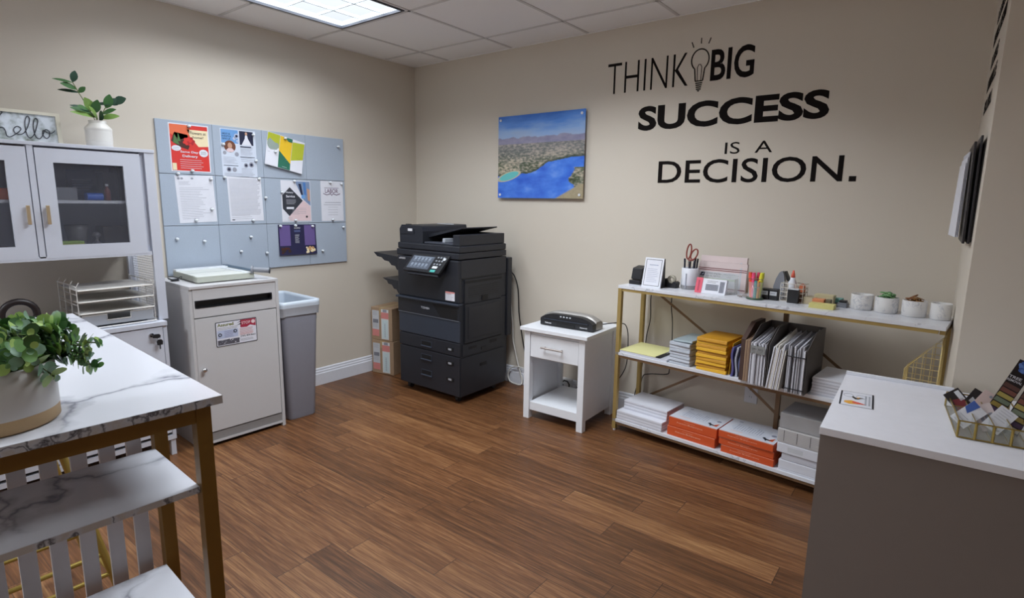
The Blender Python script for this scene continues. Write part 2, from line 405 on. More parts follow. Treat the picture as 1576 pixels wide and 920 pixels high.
# blue event flyer
BLU = mat('flyer_blue', '6ea0d8', .5); NAV = mat('flyer_navy', '1f2440', .5); SKIN = mat('printed_skin', 'c69a82', .6); HAIR = mat('printed_hair', '70402c', .6); PINKF = mat('flyer_pink', 'e3c9cc', .6); LIL = mat('flyer_lilac', 'b9c3de', .6)
mb, fin = sheet('event_flyer', 'white and blue flyer with a round portrait and a white gown, top row', -1.610, 1.787, .222, .29, base=mat('pale_paper', 'd3dbea', .6))
mb.rect(.004, -.085, .11, -.004, BLU, .001); mb.text('ABOUT US', NAV, .01, -.035, .05, .010, .0014, .01); mb.text('EVENTS &', NAV, .01, -.05, .055, .010, .0014, .01); mb.text('GIVE US', NAV, .01, -.065, .05, .010, .0014, .01)
mb.rect(.118, -.09, .206, -.006, NAV, .0012); mb.poly([(.155, -.03), (.168, -.03), (.172, -.05), (.195, -.09), (.13, -.09), (.152, -.05)], PAPER, .0016); mb.disc(.162, -.02, .008, SKIN, .0016, 10, .01)
mb.disc(.055, -.105, .036, HAIR, .0014); mb.disc(.055, -.1, .014, SKIN, .0018, 14, .018); mb.poly([(.03, -.128), (.045, -.115), (.065, -.115), (.08, -.128), (.07, -.139), (.04, -.139)], PINKF, .0018)
for x, y, r in ((.02, -.145, .011), (.095, -.15, .013), (.1, -.04, .016), (.085, -.055, .010), (.105, -.07, .009), (.04, -.245, .015), (.075, -.245, .014), (.15, -.215, .014), (.185, -.21, .016)): mb.disc(x, y, r, LIL if y > -.1 else INK, .0017, 14)
for x, y, r in ((.04, -.245, .009), (.15, -.215, .008), (.185, -.21, .009), (.1, -.04, .008)): mb.disc(x, y, r, NAV, .002, 10)
lines(mb, .12, .2, -.105, -.15, 7, INK, .0014, z=.0015); lines(mb, .01, .1, -.17, -.205, 5, INK, .0014, z=.0015); lines(mb, .12, .21, -.168, -.19, 3, INK, z=.0015); lines(mb, .01, .21, -.268, -.284, 3, INK, z=.0015); lines(mb, .12, .2, -.235, -.26, 4, INK, .0014, z=.0015); mb.rect(.12, -.104, .19, -.098, NAV, .0016); mb.rect(.115, -.165, .21, -.162, NAV, .0016); mb.rect(.01, -.222, .1, -.219, NAV, .0016); fin()
# folded leaflet
LIME = mat('flyer_lime', 'b9bf35', .5); YEL = mat('flyer_yellow', 'eec22b', .5); DGR = mat('flyer_deep_green', '2b6e58', .5); GRYG = mat('flyer_grey', '9aa79f', .5)
mb, fin = sheet('trifold_leaflet', 'green and yellow trifold leaflet pinned at a tilt in the top row', -1.300, 1.800, .27, .215, tilt=-.2, curl=.015)
mb.poly([(.002, -.002), (.088, -.002), (.088, -.09), (.002, -.06)], LIME, .001); mb.disc(.045, -.07, .042, GRYG, .0014, 20); mb.poly([(.002, -.115), (.088, -.1), (.088, -.213), (.002, -.213)], PAPER, .0018); lines(mb, .012, .07, -.125, -.165, 5, INK, z=.0022)
mb.rect(.09, -.12, .178, -.002, YEL, .001); mb.poly([(.09, -.1), (.178, -.17), (.178, -.213), (.09, -.213)], DGR, .0014); mb.poly([(.09, -.1), (.178, -.17), (.178, -.11), (.09, -.08)], YEL, .0016); mb.poly([(.115, -.002), (.178, -.002), (.178, -.045)], DGR, .0016)
mb.poly([(.18, -.02), (.268, -.01), (.268, -.12), (.18, -.145)], LIME, .001); lines(mb, .19, .26, -.04, -.12, 9, mat('flyer_olive', '8c9530', .5), .0018, z=.0014)
lines(mb, .12, .15, -.05, -.075, 2, DGR, z=.002, rnd=0); lines(mb, .12, .155, -.15, -.2, 4, PAPER, z=.002); fin()
# letter, list
mb, fin = sheet('letter_page', 'white printed letter at the left end of the middle row', -1.889, 1.490, .216, .275, tilt=.035)
for x in (.02, .038, .095): mb.disc(x, -.016, .008, INK, .001, 12, .006)
lines(mb, .018, .085, -.035, -.05, 3, INK); lines(mb, .018, .19, -.07, -.25, 19, INK, .0015, rnd=.45); fin()
mb, fin = sheet('list_page', 'white page of close printed lines, second sheet of the middle row', -1.588, 1.497, .22, .278, tilt=.02)
lines(mb, .01, .208, -.012, -.235, 30, INK, .002, rnd=.12); lines(mb, .012, .15, -.24, -.262, 3, INK, .0014); mb.rect(.012, -.27, .03, -.265, INKD, .001); fin()
# notary flyer
mb, fin = sheet('notary_flyer', 'white flyer with a black diamond advertising a notary service, middle row', -1.232, 1.490, .222, .278)
mb.poly([(.065, -.045), (.16, -.135), (.055, -.24), (.008, -.19), (.008, -.1)], mat('flyer_charcoal', '33363f', .5), .001)
mb.poly([(.105, -.004), (.218, -.004), (.218, -.17), (.165, -.128)], mat('flyer_steel', '7f93b4', .5), .0012); mb.poly([(.13, -.02), (.15, -.02), (.165, -.11), (.15, -.1)], NAV, .0016); mb.poly([(.165, -.01), (.185, -.01), (.19, -.1), (.172, -.09)], mat('flyer_mid_blue', '4f7fc0', .5), .0016); mb.poly([(.195, -.05), (.216, -.06), (.216, -.14), (.198, -.13)], SKIN, .0016); mb.rect(.15, -.12, .18, -.095, BLU, .0017)
mb.poly([(.165, -.132), (.218, -.175), (.218, -.272), (.06, -.272), (.045, -.25)], PINKF, .0013)
mb.text('Notary', PAPER, .035, -.088, .055, .014, .0016, .02); mb.text('Service', PAPER, .035, -.114, .065, .016, .0016, .02); lines(mb, .035, .115, -.13, -.156, 4, PAPER, z=.0016); mb.rect(.035, -.192, .09, -.178, PAPER, .0016); lines(mb, .075, .13, -.195, -.225, 5, INK, z=.0017); lines(mb, .12, .2, -.185, -.22, 4, INK, z=.0017); mb.disc(.185, -.245, .008, INKD, .0018, 8); lines(mb, .04, .08, -.25, -.268, 3, INK, z=.0016); fin()
# labour notice
mb, fin = sheet('labor_notice', 'white notice headed LABOR at the right end of the middle row', -.927, 1.497, .186, .285)
PURP = mat('print_purple', '6a4a68', .5)
mb.text('LABOR', PURP, .035, -.085, .11, .03, .001, .01); mb.tube([(.02, -.088, .001), (.05, -.098, .001), (.08, -.088, .001), (.09, -.102, .001), (.1, -.088, .001), (.13, -.098, .001), (.16, -.088, .001)], .0025, PURP, 5)
mb.rect(.03, -.05, .15, -.047, PURP, .001); lines(mb, .03, .165, -.15, -.152, 2, INK, rnd=0); lines(mb, .055, .14, -.185, -.24, 4, INK, rnd=.1); mb.rect(.02, -.17, .165, -.167, INK, .001); fin()
# purple leaflet
VIO = mat('flyer_violet', '6c5a94', .5); DVI = mat('flyer_dark_violet', '27264a', .5)
mb, fin = sheet('purple_leaflet', 'dark purple trifold leaflet with food pictures, alone in the bottom row', -1.268, 1.194, .287, .208, base=DVI, curl=.012, tilt=-.012)
mb.rect(.008, -.145, .088, -.006, VIO, .001); mb.rect(.195, -.145, .278, -.006, VIO, .001)
lines(mb, .012, .082, -.02, -.06, 3, DVI, .002, z=.0014); lines(mb, .2, .272, -.018, -.13, 10, mat('violet_text', 'a396c4', .5), .002, z=.0014)
for i in range(34):
    a = random.random(); bx = .048 if i % 2 else .236
    mb.disc(bx+(random.random()-.5)*.06, -.178+(random.random()-.5)*.034, .006+.006*a, [CRM, BRN, mat('food_tan', 'c79a68', .5), mat('food_dark', '3a2a22', .5)][i % 4], .0012+.00004*i, 8)
mb.text('MENU', PAPER, .12, -.03, .045, .012, .0012, .01); mb.rect(.118, -.052, .165, -.038, mat('violet_box', '57608c', .5), .0012); lines(mb, .122, .162, -.07, -.125, 9, PAPER, .0016, z=.0012, rnd=.4); fin()
# pins: (image of which spot, y, z)
PINH = mat('pin_clear', 'e8edf2', .12, spec=.8); PINM = mat('pin_steel', '50545c', .3, metal=.8)
pins = [(-1.790, 1.776, .0148, 'push pin at the top edge of the red rose flyer'), (-1.79, 1.522, .0148, 'push pin at the bottom edge of the red rose flyer'),
 (-1.870, 1.502, .0135, 'push pin between the rose flyer and the letter, left side'), (-1.686, 1.478, .0142, 'push pin at the top right corner of the white letter'),
 (-1.79, 1.232, .0142, 'push pin at the bottom edge of the white letter'), (-1.693, 1.298, .0142, 'push pin low on the right edge of the white letter'),
 (-1.598, 1.69, .0142, 'push pin on the left edge of the blue event flyer'), (-1.404, 1.765, .0142, 'push pin at the top right corner of the blue event flyer'), (-1.396, 1.605, .0142, 'push pin halfway down the right edge of the blue event flyer'),
 (-1.603, 1.492, .0142, 'push pin at the top left corner of the printed list'), (-1.382, 1.492, .0142, 'push pin at the top right corner of the printed list'), (-1.438, 1.226, .0142, 'push pin at the bottom edge of the printed list'),
 (-1.345, 1.372, .0135, 'loose push pin in the felt between the list and the notary flyer'),
 (-1.185, 1.765, .0165, 'push pin through the middle fold of the green and yellow leaflet'), (-1.262, 1.672, .019, 'push pin on the white part of the green and yellow leaflet'),
 (-1.133, 1.487, .0142, 'push pin at the top edge of the notary flyer'), (-1.137, 1.222, .0142, 'push pin at the bottom edge of the notary flyer'), (-1.228, 1.41, .0142, 'push pin on the left edge of the notary flyer'),
 (-.85, 1.488, .0142, 'push pin at the top edge of the LABOR notice'), (-.84, 1.222, .0142, 'push pin at the bottom edge of the LABOR notice'),
 (-.755, 1.48, .0135, 'push pin in the felt right of the LABOR notice'), (-.772, 1.745, .0135, 'push pin in the top right tile of the pin board'),
 (-1.142, 1.185, .0142, 'push pin at the top middle of the purple leaflet'), (-1.253, 1.184, .0142, 'push pin at the top left corner of the purple leaflet'), (-1.01, 1.178, .0142, 'push pin at the top right corner of the purple leaflet'),
 (-.752, 1.165, .0135, 'push pin in the bottom right tile near its top corner'), (-.935, 1.0, .0135, 'push pin in the felt right of the purple leaflet, low down'),
 (-1.905, 1.125, .0135, 'push pin at the far left of the bottom row of tiles'), (-1.752, 1.105, .0135, 'small push pin in the bottom left tile, right of the far left pin'),
 (-1.46, 1.12, .0135, 'push pin in the bottom row below the printed list'), (-1.53, 1.03, .0135, 'push pin in the bottom row straight above the paper trimmer'), (-1.358, 1.01, .0135, 'push pin just left of the purple leaflet, low down')]
for y, z, x, lab in pins:
    mb = MB(); T = Matrix.Translation((x, y, z))
    mb.T = T @ Matrix.Rotation(PI/2, 4, 'Y'); mb.cyl((0, 0, -.0005), (0, 0, .004), .0015, PINM, n=8); mb.lathe([(0, .003), (.0085, .003), (.0085, .005), (.0055, .008), (.005, .014), (.0075, .017), (.006, .0195), (0, .02)], PINH, n=12); mb.lathe([(0, .0035), (.0095, .0028), (.0085, .0012), (0, .001)], PINM, n=12)
    solo('push_pin', mb, lab, 'push pin', 'push pins on the pin board')
# ---- storage cabinet with hutch
CY0, CY1 = -3.135, -2.158
cab = thing('storage_cabinet', 'low white cabinet on legs with a locked door, below the glass door hutch', 'cabinet', (.23, -2.65, 0))
mb = MB(); mb.box((.02, CY0, .712), (.455, CY1, .735), WHITE); build('top', mb, cab, world=True, bevel=.0015)
mb = MB()
mb.box((.02, CY1-.018, .09), (.445, CY1, .712), WHITE); mb.box((.02, CY0, .09), (.445, CY0+.018, .712), WHITE); mb.box((.02, CY0+.018, .09), (.43, CY1-.018, .108), WHITE); mb.box((.02, CY0+.018, .108), (.03, CY1-.018, .712), WHITE)
mb.box((.415, CY0+.018, .118), (.428, CY1-.018, .126), DARK); mb.box((.42, CY0+.018, .09), (.446, CY1-.018, .114), WHITE); mb.box((.3, -2.66, .108), (.43, -2.642, .712), WHITE)
build('body', mb, cab, world=True)
for (a, b) in ((-2.636, CY1-.0215), (CY0+.0215, -2.655)):
    mb = MB(); mb.box((.431, a, .13), (.449, b, .707), WHITE); d = build('door', mb, cab, world=True, bevel=.0012)
    if b > -2.4:
        mb = MB(); mb.cyl((.449, -2.235, .672), (.456, -2.235, .672), .011, CHROME, n=20); build('lock', mb, d, world=True)
for x in (.04, .425):
    for y in (CY0+.015, CY1-.015):
        mb = MB(); mb.box((x-.012, y-.012, 0), (x+.012, y+.012, .0895), WHITE); build('leg', mb, cab, world=True)
key = thing('key', 'pair of black headed keys hanging in the lock of the low white cabinet', 'keys', (.457, -2.235, .672))
mb = MB(); mb.box((0, -.001, -.004), (.012, .001, .004), CHROME); build('key_blade', mb, key)
mb = MB(frame((.0125, .002, -.006), (0, 1, 0), (0, 0, 1))); mb.prism([(-.004, -.006), (.02, -.010), (.03, -.006), (.032, .004), (.026, .011), (.006, .012), (-.004, .008)], 0, .006, BLACK); build('key_head', mb, key, bevel=.001)
mb = MB(); mb.tube([(.016, .024+.008*math.cos(t), -.010+.011*math.sin(t)) for t in [2*PI*i/16 for i in range(16)]], .0012, CHROME, 6, closed=True); build('key_ring', mb, key)
mb = MB(frame((.014, .028, -.038), (0, 1, 0), (0, 0, 1))); mb.prism([(-.012, -.014), (.012, -.014), (.014, .004), (.008, .014), (-.008, .014), (-.014, .004)], 0, .006, BLACK); mb.box((-.003, -.036, .001), (.003, -.0142, .004), INKD); build('spare_key', mb, key, bevel=.001)
# hutch
hut = thing('hutch', 'white hutch with two glass doors standing on the low white cabinet', 'cabinet', (.2, -2.62, .736))
HX = .40; HZ0, HZ1 = 1.075, 1.598; HY0, HY1 = -3.115, -2.130
mb = MB(); mb.box((.02, HY0, HZ1-.016), (HX+.004, HY1+.002, HZ1), WHITE); build('top', mb, hut, world=True, bevel=.0015)
mb = MB()
mb.box((.02, HY0+.0, HZ0), (HX-.0, HY1-.048, HZ0+.018), WHITE)
mb.box((.02, HY0+.0, HZ0), (.03, HY1-.03, HZ1-.016), WHITE)
mb.box((.03, -2.632, HZ0+.018), (HX-.02, -2.612, HZ1-.016), WHITE); mb.box((HX-.02, -2.629, HZ0+.012), (HX, -2.607, HZ1-.016), WHITE)
mb.box((.03, HY1-.06, HZ0+.018), (HX-.02, HY1-.042, HZ1-.016), WHITE); mb.box((.03, HY0, HZ0+.018), (HX-.02, HY0+.018, HZ1-.016), WHITE)
build('body', mb, hut, world=True)
for y0, y1 in ((HY1-.044, HY1), (HY0, HY0+.04)):
    mb = MB(); mb.box((HX-.02, y0, .736), (HX, y1, HZ1-.016), WHITE); build('post', mb, hut, world=True, bevel=.001)
    mb = MB(); mb.box((.02, y0, .736), (.045, y1, HZ0), WHITE); build('rear_post', mb, hut, world=True)
MESHM = mat('white_mesh', 'd5d6de', .5)
mb = MB(); y = HY1-.02; n = 26
for i in range(n+1):
    x = .046+(HX-.068)*i/n; mb.box((x-.0008, y-.0008, .737), (x+.0008, y+.0008, HZ0), MESHM)
for i in range(26):
    z = .745+(HZ0-.75)*i/25; mb.box((.045, y-.0006, z-.0008), (HX-.021, y+.0006, z+.0008), MESHM)
build('mesh_panel', mb, hut, world=True)
mb = MB(); mb.box((.031, -2.611, 1.331), (HX-.03, HY1-.061, 1.345), WHITE); mb.box((.031, HY0+.019, 1.331), (HX-.03, -2.633, 1.345), WHITE); build('shelf', mb, hut, world=True)
PANE = glass_mat('smoked_glass', '70727c', .2, .08)
for y0, y1, hy in ((-2.603, HY1-.066, -2.583), (HY0+.042, -2.633, -2.652)):
    mb = MB(); a, b, c, d = y0+.062, y1-.073, 1.142, 1.511
    z0, z1 = HZ0+.01, 1.573
    mb.box((HX-.017, y0, z0), (HX+.001, a, z1), WHITE); mb.box((HX-.017, b, z0), (HX+.001, y1, z1), WHITE); mb.box((HX-.017, a, z0), (HX+.001, b, c), WHITE); mb.box((HX-.017, a, d), (HX+.001, b, z1), WHITE)
    dr = build('door', mb, hut, world=True)
    mb = MB(); mb.box((HX-.012, a-.004, c-.004), (HX-.008, b+.004, d+.004), PANE); build('pane', mb, dr, world=True)
    mb = MB(); hm = mat('brass_bar', 'b8a284', .4, metal=.5); mb.box((HX+.012, hy-.006, 1.238), (HX+.024, hy+.006, 1.322), hm)
    for z in (1.25, 1.31): mb.box((HX+.001, hy-.004, z-.004), (HX+.012, hy+.004, z+.004), hm)
    build('handle', mb, dr, world=True, bevel=.0015)
def cont(name, label, cat, a, b, col, extra=None, bevel=.002):
    mb = MB(); mb.box(a, b, mat('c_'+name+col, col, .55)); 
    if extra: extra(mb)
    return solo(name, mb, label, cat, bevel=bevel)
z1, z2 = HZ0+.0182, 1.3452
def lab_(m, *r): return lambda mb: mb.box(*r, m)
cont('orange_box', 'orange box behind the left glass door of the hutch', 'box', (.12, -2.86, z2), (.34, -2.66, z2+.05), 'c4622c')
cont('red_folder', 'dark red box on the bottom shelf behind the left glass door', 'box', (.1, -2.86, z1), (.33, -2.68, z1+.035), '7c2f33')
cont('grey_carton', 'pale grey ribbed carton behind the right glass door, upper shelf', 'box', (.16, -2.545, z2), (.27, -2.43, z2+.06), '9a9aa2', lambda mb: [mb.box((.2702, -2.54, z2+.008+.008*i), (.2712, -2.435, z2+.011+.008*i), INK) for i in range(6)], 0)
cont('blue_booklet', 'dark blue booklet standing behind the right glass door', 'booklet', (.12, -2.43, z2), (.135, -2.31, z2+.15), '2a3560', lambda mb: [mb.box((.1352, -2.41, z2+.05+.012*i), (.136, -2.34+.008*(i % 3), z2+.053+.012*i), LIL) for i in range(5)], 0)
mb = MB(); bl = mat('bright_blue', '2b62c8', .4); mb.tube([(.31, -2.405+.0*k, z2+.018) for k in (0, 1)][:1]+[(.31, -2.34, z2+.018)], .0178, bl, 16); mb.tube([(.27, -2.40, z2+.018), (.27, -2.345, z2+.018)], .0178, bl, 16); solo('tape_roll', mb, 'bright blue rolls lying in front of the blue booklet in the hutch', 'tape')
cont('dark_binder', 'dark brown box standing right of the blue booklet in the hutch', 'box', (.1, -2.3, z2), (.2, -2.245, z2+.14), '463a3c')
mb = MB(); mb.lathe([(0, 0), (.013, 0), (.013, .05), (.006, .06), (.006, .068), (0, .068)], mat('red_brown', '8c4038', .4), c=(.3, -2.315, z2), n=16); mb.lathe([(0, .068), (.007, .068), (.007, .08), (0, .08)], PAPER, c=(.3, -2.315, z2), n=12); solo('glue_bottle', mb, 'small red bottle beside the blue rolls in the hutch', 'bottle')
for i in range(3): cont('black_bottle', ['tall dark bottle at the right end of the upper hutch shelf, nearest the glass', 'tall dark bottle at the right end of the upper hutch shelf, middle', 'tall dark bottle at the right end of the upper hutch shelf, at the back'][i], 'bottle', (.1+.07*i, -2.238, z2), (.15+.07*i, -2.205, z2+.17), ['35343c', '47454e', '3c3a44'][2-i])
cont('sticky_notes', 'yellow green stack of sticky notes on the lower hutch shelf', 'sticky notes', (.25, -2.535, z1), (.34, -2.44, z1+.05), 'a8b04c', lambda mb: mb.box((.2501, -2.534, z1+.0502), (.339, -2.441, z1+.06), mat('c_lime', '8fae4a', .5)))
mb = MB(); gl = mat('grey_glass', '8b8a90', .2); mb.lathe([(0, 0), (.03, 0), (.045, .1), (.05, .13), (.047, .13), (.04, .09), (.026, .006), (0, .006)], gl, c=(.16, -2.42, z1)); solo('clear_cup', mb, 'tall clear cup on the lower hutch shelf behind the sticky notes', 'cup')
mb = MB(); mb.lathe([(0, 0), (.028, 0), (.03, .03), (.012, .05), (.006, .055), (.006, .07), (.018, .08), (.012, .095), (0, .1)], mat('dim_silver', '7a7880', .3, metal=.5), c=(.27, -2.37, z1)); solo('desk_bell', mb, 'small metal stand in the middle of the lower hutch shelf', 'stand')
cont('brown_box', 'dark brown box at the back right of the lower hutch shelf', 'box', (.08, -2.32, z1), (.2, -2.21, z1+.12), '57504f')
cont('label_box', 'white box with black lettering at the right of the lower hutch shelf', 'box', (.26, -2.325, z1), (.35, -2.215, z1+.03), 'b9b9c2', lambda mb: [mb.box((.3502, -2.30+.02*i, z1+.006), (.351, -2.29+.02*i, z1+.02), INKD) for i in range(4)], 0)
# letter tray
WIRE = mat('silver_wire', 'd8d6d4', .35, metal=.2); WIREP = mat('silver_mesh', 'cfccc8', .5)
tr = thing('letter_tray', 'silver wire letter tray of three levels with a drawer inside the hutch opening', 'letter tray', (.25, -2.345, .736))
TY0, TY1, TX0, TX1 = -2.515, -2.195, .12, .425
mb = MB()
for y in (TY0, TY1):
    for k in range(4):
        x = TX0+.01+(TX1-TX0-.02)*k/3; top = .965 if y == TY0 else .955
        mb.tube([(x, y, .74), (x, y, top-.02), (x, y+(.012 if y == TY0 else -.012), top)], .0022, WIRE, 6)
    mb.tube([(TX0, y, .742), (TX1, y, .742)], .003, WIRE, 6); mb.tube([(TX0, y, .945), (TX1, y, .945)], .0022, WIRE, 6)
    for z in (.835, .885, .925): mb.tube([(TX0+.02, y, z+.022), (TX1-.02, y, z+.022)], .0016, WIRE, 6)
mb.tube([(TX1, TY0, .742), (TX1, TY1, .742)], .003, WIRE, 6)
build('frame', mb, tr, world=True)
for z in (.812, .868, .924):
    mb = MB(); mb.box((TX0, TY0+.004, z), (TX1-.004, TY1-.004, z+.0015), WIREP); mb.tube([(TX1-.002, TY0+.004, z+.002), (TX1-.002, TY1-.004, z+.002)], .0032, mat('bright_wire', 'e0dcd6', .3), 6); build('tray', mb, tr, world=True)
mb = MB(); f = mat('drawer_mesh', 'a6aab2', .5); yc = (TY0+TY1)/2
mb.box((TX1-.014, TY0+.008, .752), (TX1-.01, yc-.048, .803), f); mb.box((TX1-.014, yc+.048, .752), (TX1-.01, TY1-.008, .803), f); mb.box((TX1-.014, yc-.048, .752), (TX1-.01, yc+.048, .772), f); mb.box((TX0, TY0+.008, .75), (TX1-.014, TY1-.008, .752), f)
mb.tube([(TX1-.009, TY0+.01, .803), (TX1-.009, yc-.05, .803), (TX1-.009, yc-.05, .773), (TX1-.009, yc+.05, .773), (TX1-.009, yc+.05, .803), (TX1-.009, TY1-.01, .803)], .0026, mat('bright_wire', 'e0dcd6', .3), 6)
build('drawer', mb, tr, world=True)
# black arched handle of a case behind the table end
case = thing('carrying_case', 'black arched carrying handle of a case rising behind the marble table top', 'case', (.34, -2.72, .736))
mb = MB(); mb.box((.30, -2.80, .737), (.39, -2.63, .80), BLACK); build('body', mb, case, world=True, bevel=.006)
mb = MB(); pts = [(.345, -2.715-.062, .803)]+[(.345, -2.715-.062*math.cos(t), .835+.06*math.sin(t)) for t in [PI*i/12 for i in range(13)]]+[(.345, -2.715+.062, .803)]
mb.tube(pts, .0145, mat('handle_brown', '241b1c', .4), 10); build('handle', mb, case, world=True)
for s in (-1, 1):
    mb = MB(); mb.box((.328, -2.715+s*.062-.014, .8), (.362, -2.715+s*.062+.014, .825), DARK); build('handle_mount', mb, case, world=True, bevel=.003)
# things on the hutch
hel = thing('hello_sign', 'framed sign with hello in looping script on top of the hutch', 'sign', (.14, -2.6, HZ1+.0005))
SW, SH = .36, .155; sy1 = -2.435; tl = .1
T = Matrix.Translation((.16, sy1-SW, HZ1+.0005)) @ Matrix.Rotation(-tl, 4, 'Y') @ frame((0, 0, 0), (0, 1, 0), (0, 0, 1))
FRM = mat('pale_wood', 'dcd6c4', .5)
mb = MB(T)
for a, b in (((0, 0, -.015), (SW, .014, .006)), ((0, SH-.014, -.015), (SW, SH, .006)), ((0, .014, -.015), (.016, SH-.014, .006)), ((SW-.016, .014, -.015), (SW, SH-.014, .006))): mb.box(a, b, FRM)
build('frame', mb, hel, world=True)
M = mat('hello_panel', 'c3ccd2', .5); nt, N, L = nodes(M); tc = N('ShaderNodeTexCoord'); nz = N('ShaderNodeTexNoise', i_Scale=24.0, i_Detail=5.0); L(tc.outputs['Object'], nz.inputs[0]); r = ramp(N, [(.42, 'd5dce4'), (.52, 'bfc6cc'), (.62, '97a09f'), (.72, '6a6f66')]); L(nz.outputs[0], r.inputs[0]); L(r.outputs[0], nt.nodes['Principled BSDF'].inputs['Base Color'])
mb = MB(T); mb.box((.014, .012, -.012), (SW-.014, SH-.012, -.002), M); build('panel', mb, hel, world=True)
def spline(pts, n=6):
    out = []; P = [Vector(p) for p in pts]
    for i in range(len(P)-1):
        p0, p1, p2, p3 = P[max(i-1, 0)], P[i], P[i+1], P[min(i+2, len(P)-1)]
        for k in range(n):
            t = k/n; out.append(.5*((2*p1)+(-p0+p2)*t+(2*p0-5*p1+4*p2-p3)*t*t+(-p0+3*p1-3*p2+p3)*t**3))
    return out+[P[-1]]
hp = [(.02, .045), (.075, .085), (.11, .125), (.118, .138), (.105, .142), (.085, .10), (.085, .03), (.095, .06), (.112, .07), (.12, .055), (.122, .035), (.135, .03), (.165, .052), (.178, .07), (.166, .08), (.152, .068), (.152, .052), (.17, .043), (.19, .056), (.208, .09), (.216, .12), (.207, .13), (.196, .10), (.196, .05), (.207, .031), (.225, .05), (.24, .09), (.246, .117), (.236, .122), (.226, .09), (.228, .045), (.242, .03), (.258, .05), (.27, .075), (.284, .07), (.283, .047), (.27, .035), (.258, .05), (.262, .072), (.276, .062), (.295, .062), (.308, .075)]
mb = MB(T); mb.tube(spline([(x*.976+.036, y*1.0, .0005) for x, y in hp], 5), .0018, mat('wire_black', '2a2d38', .4), 6); build('lettering', mb, hel, world=True)
vas = thing('vase', 'white ribbed vase on top of the hutch', 'vase', (.2, -2.295, HZ1+.0005))
CER = mat('white_ceramic', 'd8d5d0', .35)
prof = [(0, 0), (.05, 0), (.055, .004), (.058, .03), (.058, .085)]
prof += [(.058+.0012*(i % 2), .03+.0035*i) for i in range(17)][1:] if False else []
prof = [(0, 0), (.05, 0), (.0545, .004), (.055, .03)]+[(.0555+.0013*(i % 2), .034+.0035*i) for i in range(16)]+[(.0575, .094), (.056, .1), (.04, .118), (.0365, .124), (.0385, .134), (.035, .134), (.034, .12), (.05, .098), (.05, .02), (0, .012)]
mb = MB(); mb.lathe(prof, CER, n=40); build('body', mb, vas)
LEAF = mat('leaf_green', '3f6b3a', .4, var=.25, scale=40); LEAF2 = mat('leaf_dark', '2c4a3a', .4, var=.2, scale=40); LEAFL = mat('leaf_light', '79994c', .45, var=.25, scale=40); LEAFG = mat('leaf_grey', '4f6b54', .5, var=.25, scale=60); STEM = mat('stem_green', '6c7a45', .6)
def leaf(mb, base, d, up, L, W, m, droop=.15, tip=1.0, n=5, cup=.12):
    d = Vector(d).normalized(); s = d.cross(Vector(up)).normalized(); u = s.cross(d); base = Vector(base); vs = []; fs = []
    for i in range(n+1):
        t = i/n; w = W/2*math.sin(PI*min(1, t**tip*.96+.02))**.75; c = base+d*(L*t)-u*(droop*L*t*t)
        vs += [c-s*w+u*(cup*w), c, c+s*w+u*(cup*w)]
    for i in range(n):
        a = 3*i; fs += [(a, a+1, a+4, a+3), (a+1, a+2, a+5, a+4)]
    mb.add(vs, fs, m, True)
spr = thing('greenery_sprig', 'leafy green artificial sprig standing in the white ribbed vase', 'plant', (.2, -2.295, HZ1+.13))
vb = Vector((.2, -2.295, HZ1+.08))
st = [[(0, -.008, 0), (.005, -.012, .06), (.0, -.03, .11), (0, -.065, .18), (0, -.085, .225)], [(0, .006, 0), (0, .012, .07), (.01, .035, .12), (.01, .075, .15)], [(.004, 0, 0), (.02, -.01, .07), (.04, -.045, .1)]]
mb = MB()
for p in st: mb.tube([vb+Vector(q) for q in p], .0022, STEM, 6)
build('stem', mb, spr, world=True)
mb = MB(); LV = [((0, -.085, .225), (.2, .25, 1), .055, .032, LEAF2), ((0, -.083, .222), (.1, -1, .15), .08, .018, LEAF), ((0, -.07, .195), (.3, -1, .3), .07, .04, LEAF), ((0, -.06, .18), (0, -1, .1), .085, .022, LEAF2), ((0, -.065, .18), (.3, .5, .6), .04, .025, LEAF),
 ((0, -.02, .13), (.3, 1, .25), .09, .02, LEAF2), ((.0, -.015, .1), (.5, -.6, 1), .07, .045, LEAFL), ((0, -.012, .09), (.6, .2, 1), .07, .042, LEAF), ((0, -.02, .1), (.2, -1, .25), .09, .028, LEAF2), ((.0, -.01, .08), (.4, -1, .3), .11, .04, LEAF), ((.02, -.01, .07), (.6, -1, .15), .13, .03, LEAFL), ((.01, 0, .06), (.6, -.5, .8), .08, .04, LEAFL),
 ((.01, .075, .15), (.4, .5, .35), .06, .052, LEAF2), ((.01, .06, .14), (.2, .6, .5), .05, .04, LEAF2), ((.01, .04, .12), (.3, .2, .8), .07, .045, LEAF), ((.01, .02, .09), (.6, .5, .35), .07, .04, LEAF), ((.0, .015, .07), (.5, .9, .3), .08, .04, LEAFL), ((.01, .005, .06), (.8, .1, .6), .065, .04, LEAF2), ((.04, -.045, .1), (.6, -.8, .2), .06, .03, LEAF)]
for b, d, L_, W_, m_ in LV: leaf(mb, vb+Vector(b), d, (1, .3, .8) if d[2] < .9 else (1, 0, .2), L_, W_, m_, .12)
build('leaves', mb, spr, world=True)
